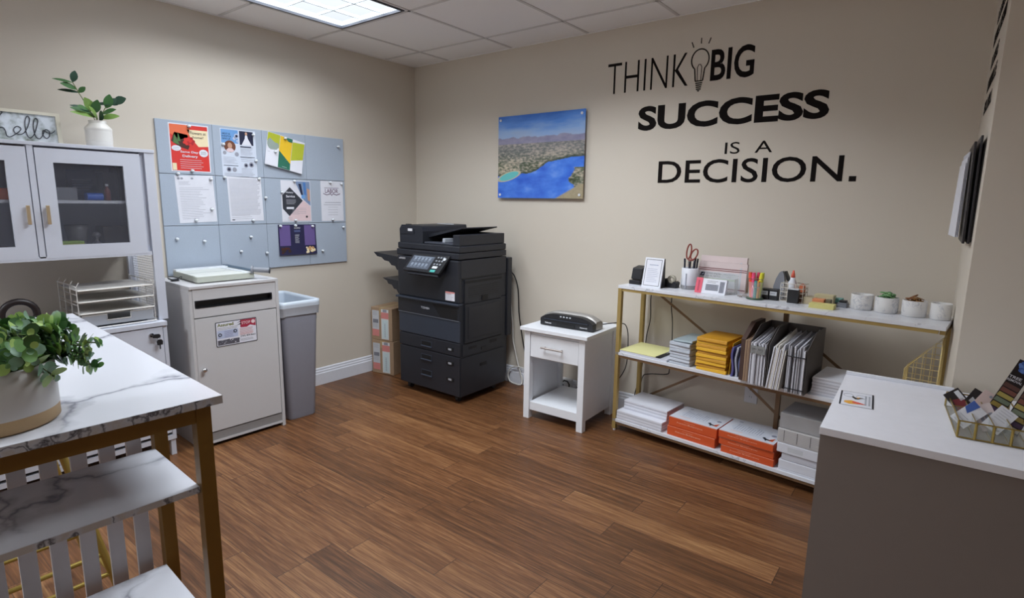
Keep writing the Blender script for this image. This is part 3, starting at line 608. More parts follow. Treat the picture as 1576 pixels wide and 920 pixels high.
# ---- locked document bin
con = thing('document_bin', 'white locked document bin cabinet with a black paper slot beside the grey trash can', 'cabinet', (.5, -2.06, 0), math.radians(88.3))
CW, CD, CZ = .487, .46, .906
mb = MB(); mb.box((0, .004, .02), (.016, CD, CZ-.0165), CONS); mb.box((CW-.017, -.004, 0), (CW, CD, CZ), CONS); mb.box((.016, CD-.012, .06), (CW-.017, CD, CZ-.0165), CONS); mb.box((.016, .02, .06), (CW-.017, CD-.012, .075), CONS); mb.box((0, .03, 0), (.016, CD, .02), CONS); build('body', mb, con, bevel=.001)
mb = MB(); mb.box((0, -.006, CZ-.016), (CW-.0175, CD, CZ), CONS); build('top', mb, con, bevel=.0015)
def rrect(x0, y0, x1, y1, r, n=5):
    out = []
    for cx, cy, a0 in ((x1-r, y0+r, -PI/2), (x1-r, y1-r, 0), (x0+r, y1-r, PI/2), (x0+r, y0+r, PI)):
        out += [(cx+r*math.cos(a0+PI/2*i/n), cy+r*math.sin(a0+PI/2*i/n)) for i in range(n+1)]
    return out
def holed(mb, x0, y0, x1, y1, hole, d, m, mh):
    """plate in the local xy plane with one hole, from z = 0 back to z = -d"""
    n = len(hole); out = []
    for hx, hy in hole:  # matching outer ring point
        cx, cy = sum(p[0] for p in hole)/n, sum(p[1] for p in hole)/n
        hw = max(p[0] for p in hole)-cx; hh = max(p[1] for p in hole)-cy
        fx, fy = (hx-cx)/hw, (hy-cy)/hh
        if abs(fx) >= abs(fy): out.append((x1 if fx > 0 else x0, cy+fy/abs(fx)*((y1-cy) if fy > 0 else (cy-y0))))
        else: out.append((cx+fx/abs(fy)*((x1-cx) if fx > 0 else (cx-x0)), y1 if fy > 0 else y0))
    vs = [(x, y, 0) for x, y in hole]+[(x, y, 0) for x, y in out]
    mb.add(vs, [(i, n+i, n+(i+1) % n, (i+1) % n) for i in range(n)], m)
    c4 = [(x0, y0), (x1, y0), (x1, y1), (x0, y1)]
    for k, (cx, cy) in enumerate(c4):   # corner fill
        best = sorted(range(n), key=lambda i: (out[i][0]-cx)**2+(out[i][1]-cy)**2)[:2]
    ring = [(x, y, 0) for x, y in hole]+[(x, y, -d) for x, y in hole]
    mb.add(ring, [(i, (i+1) % n, n+(i+1) % n, n+i) for i in range(n)], mh)
F = frame((0, 0, 0), (1, 0, 0), (0, 0, 1))
mb = MB(F)
hole = rrect(.024, .785, .448, .828, .012); x0, x1, z0, z1 = .0165, CW-.0175, .735, CZ-.0165
# slot panel as four strips round the slot plus the rounded ends
mb.box((x0, .828, -.016), (x1, z1, 0), CONS); mb.box((x0, z0, -.016), (x1, .785, 0), CONS); mb.box((x0, .785, -.016), (.024, .828, 0), CONS); mb.box((.448, .785, -.016), (x1, .828, 0), CONS)
build('slot_panel', mb, con)
mb = MB(F); sl = rrect(.0242, .7852, .4478, .8278, .012); n = len(sl)
mb.add([(x, y, .0015) for x, y in sl]+[(.236+(x-.236)*.975, .8065+(y-.8065)*.8, .0015) for x, y in sl]+[(.236+(x-.236)*.975, .8065+(y-.8065)*.8, -.03) for x, y in sl]+[(x, y, -.01) for x, y in sl],
    [(i, (i+1) % n, n+(i+1) % n, n+i) for i in range(n)]+[(n+i, n+(i+1) % n, 2*n+(i+1) % n, 2*n+i) for i in range(n)]+[tuple(range(2*n, 3*n))]+[((i+1) % n, i, 3*n+i, 3*n+(i+1) % n) for i in range(n)], BLACK)
build('slot', mb, con)
mb = MB(F); mb.box((.0165, .085, -.017), (CW-.0195, .729, 0), CONS); dor = build('door', mb, con, bevel=.001)
mb = MB(); mb.lathe([(0, 0), (.006, 0), (.006, .008), (.0115, .011), (.0125, .018), (.009, .024), (0, .025)], CHROME, n=20); q = Matrix.Rotation(PI/2, 4, 'X'); mb.v = [Matrix.Translation((.042, 0, .449)) @ q @ v for v in mb.v]; build('knob', mb, dor)
mb = MB(F); mb.box((.016, .03, -.012), (CW-.0175, .078, -.004), mat('plinth_grey', '8e8c8c', .5)); mb.box((.016, .02, -.002), (CW-.0175, .034, .0), CONS); build('plinth', mb, con)
sg = mat('sign_white', 'dfe0ea', .4)
mb = MB(F); mb.v = []; SX, SZ, W_, H_ = .118, .558, .228, .138
mb.T = F @ Matrix.Translation((SX, SZ, .0002)); mb.prism(rrect(0, 0, W_, H_, .006), 0, .0012, INKD); mb.prism(rrect(.004, .004, W_-.004, H_-.004, .004), .0012, .0016, sg)
ol = mat('sign_olive', '8a8f3a', .5); rd = mat('sign_red', 'a83048', .5); pk = mat('sign_pink', 'e6cfd2', .5)
mb.text('Assured', INKD, .010, .112, .088, .018, .0018, .03); mb.text('Assured', ol, .011, .113, .085, .016, .0021, .01)
mb.poly([(.135, .092), (.135, .134), (.222, .134), (.222, .09), (.19, .1), (.17, .09)], rd, .0018); mb.text('STOP', pk, .142, .108, .05, .016, .0021, .01); mb.disc(.208, .117, .011, pk, .0021); mb.poly([(.115, .12), (.14, .13), (.14, .124)], INKD, .0019); mb.poly([(.115, .108), (.14, .118), (.14, .11)], INKD, .0019)
lines(mb, .010, .12, .104, .096, 2, INKD, z=.0018, rnd=.1); mb.rect(.008, .045, .12, .09, LIL, .0018); lines(mb, .045, .1, .085, .05, 8, mat('sign_text', '8f90b0', .5), z=.0021)
for x, y in ((.022, .066), (.105, .078)): mb.tube([(x+.008*math.cos(t), y+.008*math.sin(t), .0024) for t in [2*PI*i/9 for i in range(9)]], .0022, INKD, 5, closed=True)
lines(mb, .13, .215, .088, .05, 8, pk, .003, z=.0018); lines(mb, .13, .215, .086, .052, 8, mat('sign_rose', 'c9a0a8', .5), z=.002)
mb.text('(760) 804-8665', INKD, .133, .034, .085, .012, .0019, .01); lines(mb, .13, .215, .026, .016, 3, INK, z=.0019)
mb.rect(.008, .008, .125, .036, mat('sign_shred', '55545e', .5), .0018)
for i in range(30): x = .01+.11*random.random(); y = .01+.022*random.random(); mb.poly([(x, y), (x+.012*random.random(), y+.004), (x+.004, y+.007)], [INKD, INK, sg][i % 3], .002+.00002*i)
build('sign', mb, con)
# ---- paper trimmer on it
tri = thing('paper_trimmer', 'cream paper trimmer with a grey grip on top of the document bin', 'paper trimmer', (.245, -1.82, CZ+.0005))
CREAM = mat('cream_board', 'd5d8d2', .45); CREAM2 = mat('cream_edge', 'b3b7ac', .5)
B = [(.05, -1.955), (.432, -1.985), (.440, -1.672), (.045, -1.650)]
mb = MB(); mb.prism(B, CZ+.006, CZ+.034, CREAM2); build('base', mb, tri, world=True, bevel=.003)
mb = MB(); mb.prism([(.052, -1.953), (.430, -1.982), (.438, -1.674), (.047, -1.652)], CZ+.0345, CZ+.038, CREAM); build('board', mb, tri, world=True)
mb = MB(); mb.box((.25, -1.967, CZ+.0382), (.254, -1.665, CZ+.0386), INK); mb.prism([(.052, -1.955), (.1, -1.957), (.1, -1.655), (.047, -1.652)], CZ+.0382, CZ+.046, mat('white_rail', 'e4e8ee', .35)); mb.box((.1, -1.71, CZ+.0382), (.43, -1.685, CZ+.041), mat('white_rail', 'e4e8ee', .35)); build('ruler', mb, tri, world=True, bevel=.001)
mb = MB(); STEEL = mat('blade_steel', '5f7488', .3, metal=.7); mb.hexa([(.03, -1.658, .946), (.03, -1.632, .946), (.455, -1.655, .946), (.455, -1.67, .946), (.03, -1.658, .956), (.03, -1.632, .956), (.455, -1.655, .956), (.455, -1.67, .956)], STEEL); build('blade_arm', mb, tri, world=True, bevel=.001)
mb = MB(); gp = mat('grey_grip', '858992', .5); a = Vector((.44, -1.690, .962)); b = Vector((.497, -1.612, .955)); mb.cyl(a, a+(b-a)*.12, .021, gp, n=18); mb.cyl(a+(b-a)*.12, b, .0135, gp, .0155, n=18); mb.cyl(b, b+(b-a)*.06, .018, mat('dark_grip', '3a3d45', .5), n=18); build('grip', mb, tri, world=True, bevel=.001)
for x, y in ((.08, -1.93), (.4, -1.95), (.4, -1.7), (.08, -1.68)):
    mb = MB(); mb.cyl((x, y, CZ+.0005), (x, y, CZ+.006), .008, BLACK, n=10); build('foot', mb, tri, world=True)
clip = thing('binder_clip', 'small black binder clip at the left end of the paper trimmer', 'clip', (.23, -2.016, CZ))
mb = MB(); mb.prism([(.215, -2.036), (.245, -2.036), (.245, -2.0), (.215, -2.0)], CZ+.0005, CZ+.012, BLACK); build('jaw', mb, clip, world=True, bevel=.004)
mb = MB()
for s in (-1, 1): mb.tube([(.23, -2.018+s*.014, CZ+.01), (.235, -2.018+s*.032, CZ+.014), (.235, -2.018+s*.036, CZ+.022), (.225, -2.018+s*.034, CZ+.022), (.222, -2.018+s*.014, CZ+.011)], .0022, BLACK, 6)
build('lever', mb, clip, world=True)
# ---- trash can with liner
binr = thing('trash_can', 'tall slim grey plastic trash can beside the document bin', 'trash can', (.518, -1.566, 0), 1.521)
GREYP = mat('grey_bin', '9396a3', .5, var=.03)
BW_, BD_, BH = .262, .46, .752
def ring(x0, y0, x1, y1, r, z, n=5): return [(x, y, z) for x, y in rrect(x0, y0, x1, y1, r, n)]
def skin(mb, rings, m, smooth=True, cap0=False, cap1=False):
    n = len(rings[0]); vs = [p for r in rings for p in r]
    mb.add(vs, [(i*n+k, i*n+(k+1) % n, (i+1)*n+(k+1) % n, (i+1)*n+k) for i in range(len(rings)-1) for k in range(n)], m, smooth)
    if cap0: mb.add(rings[0], [tuple(range(n-1, -1, -1))], m)
    if cap1: mb.add(rings[-1], [tuple(range(n))], m)
def BR(i, z, r=.03): return ring(i, i, BW_-i, BD_-i, r, z)
mb = MB(); skin(mb, [BR(.042, 0), BR(.038, .01), BR(.014, .62), BR(.012, .63), BR(.012, .70), BR(.011, .735)], GREYP, cap0=True); skin(mb, [BR(.015, .735), BR(.045, .02)], GREYP, cap1=True); build('body', mb, binr)
mb = MB(); skin(mb, [BR(.013, .73), BR(.002, .732, .035), BR(0, .737, .035), BR(0, .748, .035), BR(.004, .752, .035), BR(.014, .752), BR(.016, .735)], GREYP); build('rim', mb, binr)
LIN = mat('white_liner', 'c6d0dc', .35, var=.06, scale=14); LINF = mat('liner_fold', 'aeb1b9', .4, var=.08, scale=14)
T = Matrix.Translation((.518, -1.566, 0)) @ Matrix.Rotation(1.521, 4, 'Z')
mb = MB(T)
def wob(rg, a, s): return [(x+(x-BW_/2)/.13*a*math.sin(k*1.7+s), y+(y-BD_/2)/.23*a*math.sin(k*2.3+s), z+a*1.2*math.sin(k*1.1+s)) for k, (x, y, z) in enumerate(rg)]
skin(mb, [wob(BR(.004, .665), .003, 1), wob(BR(.003, .69), .003, 2), BR(-.002, .718)], LINF); skin(mb, [BR(-.002, .718), BR(-.004, .735, .036), BR(-.004, .7525, .036), BR(.004, .755, .036), BR(.018, .754), BR(.019, .735)], LIN); skin(mb, [BR(.019, .735), wob(BR(.03, .6), .004, 3), wob(BR(.05, .3), .003, 4)], LIN, cap1=True)
solo('bin_liner', mb, 'white plastic liner folded over the rim of the trash can', 'bag', at=(.3, -1.43, .3))
# ---- cardboard boxes by the corner
TAPE = mat('clear_tape', 'b59a72', .3); PKL = mat('label_pink', 'd88a86', .5); LGR = mat('label_grey', 'c9ccd2', .5)
def carton(label, x, y, z, rz, h):
    t = thing('cardboard_box', label, 'box', (x, y, z), rz, 'cardboard boxes in the corner')
    w, d = .215, .27
    mb = MB(); mb.box((0, 0, .0005), (w, d, h), CARD); build('body', mb, t, bevel=.003)
    mb = MB(); mb.box((w/2-.022, -.0004, h-.06), (w/2+.022, -.0001, h), TAPE); mb.box((w/2-.022, 0, h+.0001), (w/2+.022, d, h+.0004), TAPE); build('tape', mb, t)
    F = frame((0, -.0006, 0), (1, 0, 0), (0, 0, 1))
    mb = MB(F); mb.box((.012, .03, 0), (.082, h-.025, .0005), LGR); mb.rect(.012, .03, .082, .085, PKL, .0008); lines(mb, .018, .07, h-.035, h-.06, 4, INK, .0015, z=.0008); mb.rect(.02, h*.52, .075, h*.52+.03, INK, .0008)
    for i in range(9): mb.rect(.022+.006*i, h*.52, .024+.006*i, h*.52+.03, INKD, .001)
    lines(mb, .018, .076, h*.5, h*.4, 5, INK, .0012, z=.001); build('label', mb, t)
    mb = MB(F); mb.box((.105, .012, 0), (.180, h-.01, .0005), mat('label_white', 'dcdedf', .4)); mb.rect(.105, h-.085, .18, h-.035, PKL, .0008); mb.rect(.122, h-.033, .162, h-.012, INK, .0008); mb.rect(.115, .02, .17, h-.095, mat('label_ice', 'cfe0e4', .4), .0008)
    for i in range(14): mb.rect(.135+.0, .03+.008*i, .15, .033+.008*i, INK, .001)
    build('label', mb, t)
    return t
carton('lower cardboard box with shipping labels standing on the floor in the corner', .046, -.540, 0, .19, .272)
carton('upper cardboard box with shipping labels stacked on the other in the corner', .04, -.535, .2735, .15, .262)
# ---- copier
cop = thing('photocopier', 'large black office photocopier on casters against the back wall', 'photocopier', (.805, -.4, 0))
X0, X1, Y0, Y1 = .503, 1.110, -.648, -.15
def P(name, par=None, bevel=.004, **k):
    def deco(f):
        mb = MB(); f(mb); return build(name, mb, par or cop, world=True, bevel=bevel, **k)
    return deco
@P('base_cabinet')
def base_(mb): mb.box((X0+.012, Y0+.012, .05), (X1-.008, Y1, .70), COP)
@P('engine_body', bevel=.006)
def eng(mb):
    mb.box((X0+.012, Y0+.03, .7005), (X1-.008, Y1, .985), COP)
# fronts
@P('front_panel', bevel=.006)
def lowf(mb): mb.box((X0+.004, Y0+.002, .055), (X1-.006, Y0+.0118, .332), COP)
dr2 = []
for z0, z1, m in ((.337, .428, COP), (.433, .578, COP2)):
    mb = MB(); mb.box((X0+.002, Y0, z0), (X1-.004, Y0+.0118, z1), m); dr2.append(build('drawer' if z0 < .4 else 'front_cover', mb, cop, world=True, bevel=.004))
mb = MB(); mb.box((X0, Y0-.004, .583), (X1-.004, Y0+.0118, .682), mat('toner_cover', '23252c', .35)); mb.box((X0, Y0-.006, .580), (X1-.004, Y0-.002, .584), mat('trim_silver', '8d9199', .3, metal=.6)); tc_ = build('toner_cover', mb, cop, world=True, bevel=.003)
mb = MB(BW(.742, .628, Y0-.0042)); mb.text('TOSHIBA', mat('logo_silver', 'b9bcc4', .4), 0, 0, .085, .016, .0003, .01); build('logo', mb, tc_, world=True)
mb = MB(BW(.0, .0, Y0-.0042)); mb.poly([(.86, .672), (1.09, .672), (1.09, .59), (.93, .59)], DARK, .0003); build('badge_recess', mb, tc_, world=True)
@P('ledge', bevel=.004)
def ledge(mb): mb.box((X0-.008, Y0-.022, .684), (X1-.004, Y0+.03, .699), COP2)
for z, par in ((.380, dr2[0]), (.282, None), (.168, None)):
    mb = MB(); mb.box((.735, Y0-.0015, z-.024), (.842, Y0+.001, z+.02), COP2); mb.box((.741, Y0-.0022, z-.012), (.836, Y0-.0015, z+.016), DARK); mb.hexa([(.735, Y0-.006, z-.026), (.842, Y0-.006, z-.026), (.842, Y0, z-.026), (.735, Y0, z-.026), (.735, Y0-.009, z-.018), (.842, Y0-.009, z-.018), (.842, Y0, z-.014), (.735, Y0, z-.014)], COP2); build('drawer_handle', mb, par or cop, world=True)
    mb = MB(); mb.box((.985, Y0-.003, z-.012), (1.05, Y0+.001, z+.012), DARK);
    mb.box((1.003, Y0-.0035, z-.008), (1.033, Y0-.003, z+.006), mat('size_window', '9a9ca4', .4)); build('size_window', mb, par or cop, world=True)
# upper front and control panel
@P('upper_front', bevel=.008)
def uf(mb): mb.hexa([(X0+.006, Y0-.004, .7), (X1-.006, Y0-.004, .7), (X1-.006, Y0+.0295, .7), (X0+.006, Y0+.0295, .7), (X0+.006, Y0-.01, .985), (X1-.006, Y0-.01, .985), (X1-.006, Y0+.0295, .985), (X0+.006, Y0+.0295, .985)], COP)
TIL = [((.20, .985), (.503, .965), (.503, .87), (.46, .87), (.44, .897), (.40, .90), (.37, .925), (.32, .93), (.29, .95), (.24, .955)), ((.295, .80), (.503, .79), (.503, .70), (.47, .70), (.45, .725), (.42, .73), (.40, .755), (.36, .76), (.345, .78))]
for q in TIL:
    mb = MB(frame((0, -.62, 0), (1, 0, 0), (0, 0, 1))); mb.prism([(x, z) for x, z in q], -.30, 0, COP); build('output_tray', mb, cop, world=True, bevel=.002)
PA = [Vector((.690, -.664, 1.013)), Vector((1.036, -.664, 1.013))]
PA += [PA[1]-Vector((.034, .075, .113)), PA[0]-Vector((.034, .075, .113))]
FP = frame(PA[3], PA[2]-PA[3], PA[0]-PA[3]); pw = (PA[2]-PA[3]).length; ph = (PA[0]-PA[3]).length
mb = MB(FP); mb.box((0, 0, -.02), (pw, ph, 0), BLACK); cpn = build('control_panel', mb, cop, world=True, bevel=.003)
mb = MB(frame((.70, 0, 0), (0, 1, 0), (0, 0, 1))); mb.prism([(-.6592, .97), (-.6592, .992), (-.735, .878), (-.72, .868), (-.6592, .89)], 0, .29, COP); build('panel_bracket', mb, cop, world=True, bevel=.002)
SCR = emit_mat('lit_screen', (.16, .19, .25), .75)
mb = MB(FP); mb.rect(.02, .022, pw*.66, ph-.018, SCR, .0006)
ic = emit_mat('screen_icon', (.38, .46, .6), .7)
for i in range(5):
    for j in range(2): x = .045+i*.034; y = .045+j*.045; mb.rect(x, y, x+.02, y+.02, ic, .0009); mb.rect(x, y-.009, x+.02, y-.005, ic, .0009)
mb.rect(.03, ph-.028, pw*.62, ph-.024, ic, .0009)
build('screen', mb, cpn, world=True)
bt = mat('key_grey', '8f949c', .4); tq = mat('key_teal', '4fb0a8', .35); kw = mat('key_white', 'd8dce2', .35)
for i in range(3):
    for j in range(3):
        mb = MB(FP); x = pw*.73+.026*i; y = .062+.026*j; mb.box((x, y, 0), (x+.014, y+.011, .003), bt); build('button', mb, cpn, world=True)
for x, y, w, m in ((pw*.75, .006, .045, tq), (pw*.75, .034, .045, kw), (pw*.9, .1, .022, kw)):
    mb = MB(FP); mb.box((x, y, 0), (x+w, y+.018, .004), m); build('button', mb, cpn, world=True, bevel=.001)
mb = MB(BW(.53, .962, Y0-.0105)); mb.text('e-STUDIO', mat('logo_white', 'e6e6ea', .4), 0, 0, .066, .012, .0006, .02); mb.disc(.13, .006, .012, mat('logo_silver', 'b9bcc4', .4), .0005); mb.disc(.13, .006, .009, COP, .0008); build('logo', mb, cop, world=True)
mb = MB(BW(.0, .0, Y0-.0078)); mb.box((.985, .715, 0), (1.07, .775, .0006), PAPER); mb.rect(.985, .765, 1.07, .775, PKL, .0009); lines(mb, .99, 1.06, .76, .722, 5, INK, z=.0009); mb.text('TOSHIBA', rd, .99, .757, .05, .007, .001); build('sticker', mb, cop, world=True)
# scanner and document feeder
@P('scanner', bevel=.006)
def sc(mb): mb.box((X0-.004, Y0-.006, .99), (X1-.006, Y1-.005, 1.032), COP)
@P('feeder_lid', bevel=.008)
def fl(mb): mb.box((X0+.002, Y0, 1.034), (X1-.004, Y1-.01, 1.078), COP)
@P('document_feeder', bevel=.012)
def dfd(mb):
    mb.add([], [], COP)
    pr = [(.512, 1.078), (.508, 1.17), (.53, 1.2), (.735, 1.198), (.745, 1.16), (.745, 1.078)]
    mb.T = frame((0, -.63, 0), (1, 0, 0), (0, 0, 1)); mb.prism(pr, -.45, 0, COP)
mb = MB(frame((0, -.6305, 0), (1, 0, 0), (0, 0, 1))); mb.prism([(.515, 1.14), (.66, 1.14), (.66, 1.172), (.53, 1.19), (.515, 1.172)], 0, .004, COP); mb.rect(.60, 1.158, .645, 1.176, mat('logo_white', 'e6e6ea', .4), .0045); fdo = build('feeder_cover', mb, cop, world=True, bevel=.002)
mb = MB(); 
for i in range(9): x = .56+.018*i; mb.box((x, -.31, 1.1985), (x+.01, -.29, 1.203), kw)
mb.box((.54, -.60, 1.1985), (.57, -.57, 1.204), DARK); build('roller_strip', mb, cop, world=True)
mb = MB(frame((0, -.575, 0), (1, 0, 0), (0, 0, 1))); mb.prism([(.745, 1.118), (1.055, 1.188), (1.055, 1.196), (.745, 1.14)], -.37, 0, COP); build('input_tray', mb, cop, world=True, bevel=.002)
mb = MB(); mb.box((1.035, -.635, 1.0785), (1.095, -.17, 1.15), COP); mb.box((.7455, -.21, 1.0785), (1.035, -.17, 1.15), COP); mb.box((.7455, -.62, 1.0785), (1.035, -.5, 1.09), mat('feeder_slate', '40434d', .45)); mb.hexa([(.9, -.6, 1.09), (.925, -.6, 1.09), (.935, -.5, 1.09), (.91, -.5, 1.09), (.905, -.6, 1.12), (.93, -.6, 1.12), (.94, -.5, 1.12), (.915, -.5, 1.12)], mat('paper_stop', 'a9adb6', .4)); build('output_bay', mb, cop, world=True, bevel=.004)
# right hand side
RX = X1-.008
SD = frame((RX, 0, 0), (0, 1, 0), (0, 0, 1))
mb = MB(SD); mb.box((-.635, .865, 0), (-.16, .985, .006), COP); build('side_cover', mb, cop, world=True, bevel=.003)
mb = MB(SD); mb.box((-.6, .695, 0), (-.215, .855, .008), COP); mb.box((-.6, .83, .0082), (-.215, .846, .0088), DARK)
for i in range(6): mb.box((-.56, .735+.014*i, .008), (-.25, .741+.014*i, .0095), BLACK)
mb.box((-.43, .70, .008), (-.37, .735, .013), DARK); sv = build('vent_panel', mb, cop, world=True)
mb = MB(SD); mb.box((-.6, .425, 0), (-.215, .69, .012), COP); mb.box((-.57, .45, .012), (-.255, .67, .015), mat('door_inset', '25262d', .42)); build('bypass_door', mb, cop, world=True, bevel=.003)
mb = MB(SD); mb.box((-.62, .335, 0), (-.215, .418, .006), COP); mb.box((-.56, .375, .006), (-.48, .392, .0068), DARK); mb.box((-.34, .38, .006), (-.26, .402, .0068), DARK); mb.box((-.43, .35, .006), (-.38, .37, .009), BLACK); build('side_door', mb, cop, world=True, bevel=.002)
mb = MB(SD); mb.box((-.635, .055, 0), (-.17, .322, .005), COP); mb.box((-.44, .235, .005), (-.37, .255, .008), DARK); build('side_cover', mb, cop, world=True, bevel=.003)
mb = MB(); mb.box((X1-.03, Y1+.0005, .40), (X1+.006, Y1+.05, .975), COP); mb.box((.53, Y1+.0005, .1), (X1-.035, Y1+.05, .97), COP); build('rear_cover', mb, cop, world=True, bevel=.006)
for x in (.56, 1.04):
    for y in (-.59, -.22):
        mb = MB(); mb.cyl((x-.012, y, .0215), (x+.012, y, .0215), .021, BLACK, n=16); mb.box((x-.016, y-.018, .03), (x+.016, y+.018, .0498), DARK); build('caster', mb, cop, world=True)
# cords at the wall
WC = mat('white_cord', 'd9d7d2', .45); BC = mat('black_cord', '17171a', .5)
def cord(name, pts, r, m, label, cat='cord', n=5): 
    mb = MB(); mb.tube(spline(pts, n), r, m, 7); return solo(name, mb, label, cat)
yw = -.03
def cord_part(name, root, pts, r, m, n=5):
    mb = MB(); mb.tube(spline(pts, n), r, m, 7); return build(name, mb, root, world=True)
cord_part('power_cord', cop, [(1.10, -.088, .868), (1.06, -.05, .862), (1.085, -.03, .826), (1.117, -.028, .731), (1.127, -.025, .561), (1.150, -.025, .43), (1.174, -.025, .32), (1.194, -.026, .248), (1.21, -.028, .14)], .0045, BC)
cord('data_cable', [(1.10, -.087, .70), (1.062, -.05, .66), (1.073, -.03, .454), (1.08, -.03, .34), (1.102, -.03, .257), (1.129, -.03, .16), (1.168, -.03, .05), (1.175, -.05, .014), (1.13, -.06, .012), (1.07, -.05, .02), (1.043, -.04, .066), (1.06, -.036, .11), (1.086, -.034, .13), (1.13, -.034, .14), (1.2, -.034, .138)], .0055, WC, 'white cable looping beside the nightstand behind the photocopier')
cord('phone_cord', [(1.10, -.087, .76), (1.058, -.045, .70), (1.066, -.026, .5), (1.07, -.026, .36), (1.085, -.026, .29), (1.118, -.026, .2), (1.15, -.03, .11), (1.18, -.032, .05)], .0035, WC, 'thin white cord running straight down the wall by the photocopier')
# ---- nightstand
ns = thing('nightstand', 'white nightstand with one drawer and an open shelf beside the photocopier', 'nightstand', (1.556, -.530, 0), .031)
NW, ND, NZ = .432, .42, .6
WN = mat('white_wood', 'e6e8ed', .4, var=.02)
mb = MB(); mb.box((-.022, -.02, NZ-.022), (NW+.022, ND+.012, NZ), WN); build('top', mb, ns, bevel=.0015)
for x in (0, NW-.042):
    for y in (0, ND-.042):
        mb = MB(); mb.box((x, y, 0), (x+.042, y+.042, NZ-.0225), WN); build('leg', mb, ns, bevel=.0015)
for x in (.006, NW-.022):
    mb = MB(); mb.box((x, .0425, .06), (x+.016, ND-.0425, NZ-.0225), WN); build('side_panel', mb, ns)
mb = MB(); mb.box((.0425, .01, .058), (NW-.0425, .028, .1118), WN); mb.box((.0425, .028, .098), (NW-.0425, ND-.006, .112), WN); build('shelf', mb, ns, bevel=.001)
mb = MB(); mb.box((.0425, .014, .555), (NW-.0425, .03, NZ-.0225), WN); mb.box((.0425, .03, .40), (NW-.0425, ND-.006, .408), WN); build('rail', mb, ns)
mb = MB(); mb.box((.045, .004, .412), (NW-.045, .022, .5535), WN); mb.box((.055, .0225, .42), (NW-.055, ND-.05, .53), WN); dw = build('drawer', mb, ns, bevel=.001)
mb = MB(); BRS = mat('brushed_bar', 'b3aaa4', .3, metal=.9); mb.cyl((.138, -.024, .488), (.292, -.024, .488), .0052, BRS, n=12)
for x in (.155, .275): mb.cyl((x, -.024, .488), (x, .004, .488), .004, BRS, n=10)
build('handle', mb, dw)
# ---- laminator on the nightstand
lam = thing('laminator', 'black laminator with a silver cover on top of the nightstand', 'laminator', (1.602, -.425, NZ+.0005), .04)
LWD = .372; SIL = mat('laminator_silver', '9c9894', .35, metal=.3)
def arc_prof(t):  # height along the width
    return .078*(1-abs(2*t-1)**4.5*.5)
n = 24
fr = [(LWD*i/n, .020+arc_prof(i/n)*.92) for i in range(n+1)]
F = frame((0, 0, 0), (1, 0, 0), (0, 0, 1))
mb = MB(F); mb.prism([(0, .004)]+[(x, z-.010) for x, z in fr]+[(LWD, .004)], -.045, 0, BLACK); build('front_body', mb, lam, bevel=.003)
mb = MB(F); vs = []; ys = [(-.0455, 0), (-.0455, 1), (-.10, 1), (-.125, .86), (-.135, .6), (-.135, 0)]
for d, k in ys:
    for i in range(n+1):
        x, z = fr[i]; xx = x*(1 if k else 1); vs.append((x, .004 if k == 0 else .004+(z-.004)*k, d))
mb.add(vs, [(j*(n+1)+i, j*(n+1)+i+1, (j+1)*(n+1)+i+1, (j+1)*(n+1)+i) for j in range(5) for i in range(n)], SIL, True)
for e in (0, n): mb.add([vs[j*(n+1)+e] for j in range(6)], [tuple(range(6)) if e else tuple(range(5, -1, -1))], SIL)
build('cover', mb, lam)
mb = MB(F); mb.box((.03, .034, .0002), (LWD-.03, .041, .004), DARK); mb.box((.03, .043, .0002), (LWD-.03, .047, .007), COP2); mb.box((.12, .006, .0002), (.25, .028, .002), DARK); build('feed_slot', mb, lam)
for i in range(4):
    mb = MB(F); mb.box((.145+.022*i, .066, .0003), (.155+.022*i, .073, .0025), kw); build('button', mb, lam)
mb = MB(F); lw_ = mat('logo_white', 'e6e6ea', .4); mb.text('Fellowes', lw_, .036, .016, .045, .008, .0008, .03); mb.text('Saturn3i', lw_, .285, .016, .05, .007, .0008, .03); build('logo', mb, lam)
for x in (.03, LWD-.03):
    for y in (.02, .115):
        mb = MB(); mb.cyl((x, y, 0), (x, y, .004), .01, DARK, n=10); build('foot', mb, lam)
cord_part('power_cord', lam, [(1.95, -.275, .625), (2.0, -.21, .632), (2.02, -.15, .625), (2.035, -.09, .60), (2.04, -.06, .5), (2.02, -.045, .3), (1.9, -.04, .14), (1.75, -.045, .09), (1.66, -.05, .1)], .0032, BC)
ps = thing('power_adapter', 'white power adapter with a black plug seen through the open nightstand shelf', 'adapter', (1.575, -.045, 0))
mb = MB(); mb.box((1.535, -.066, .0005), (1.615, -.02, .142), WN); build('body', mb, ps, world=True, bevel=.004)
mb = MB(); mb.tube([(1.56, -.075, .10), (1.565, -.09, .125), (1.585, -.092, .142), (1.61, -.09, .14), (1.625, -.09, .12), (1.622, -.088, .07)], .005, BC, 8); mb.box((1.545, -.084, .085), (1.565, -.0665, .105), BC); build('plug', mb, ps, world=True)
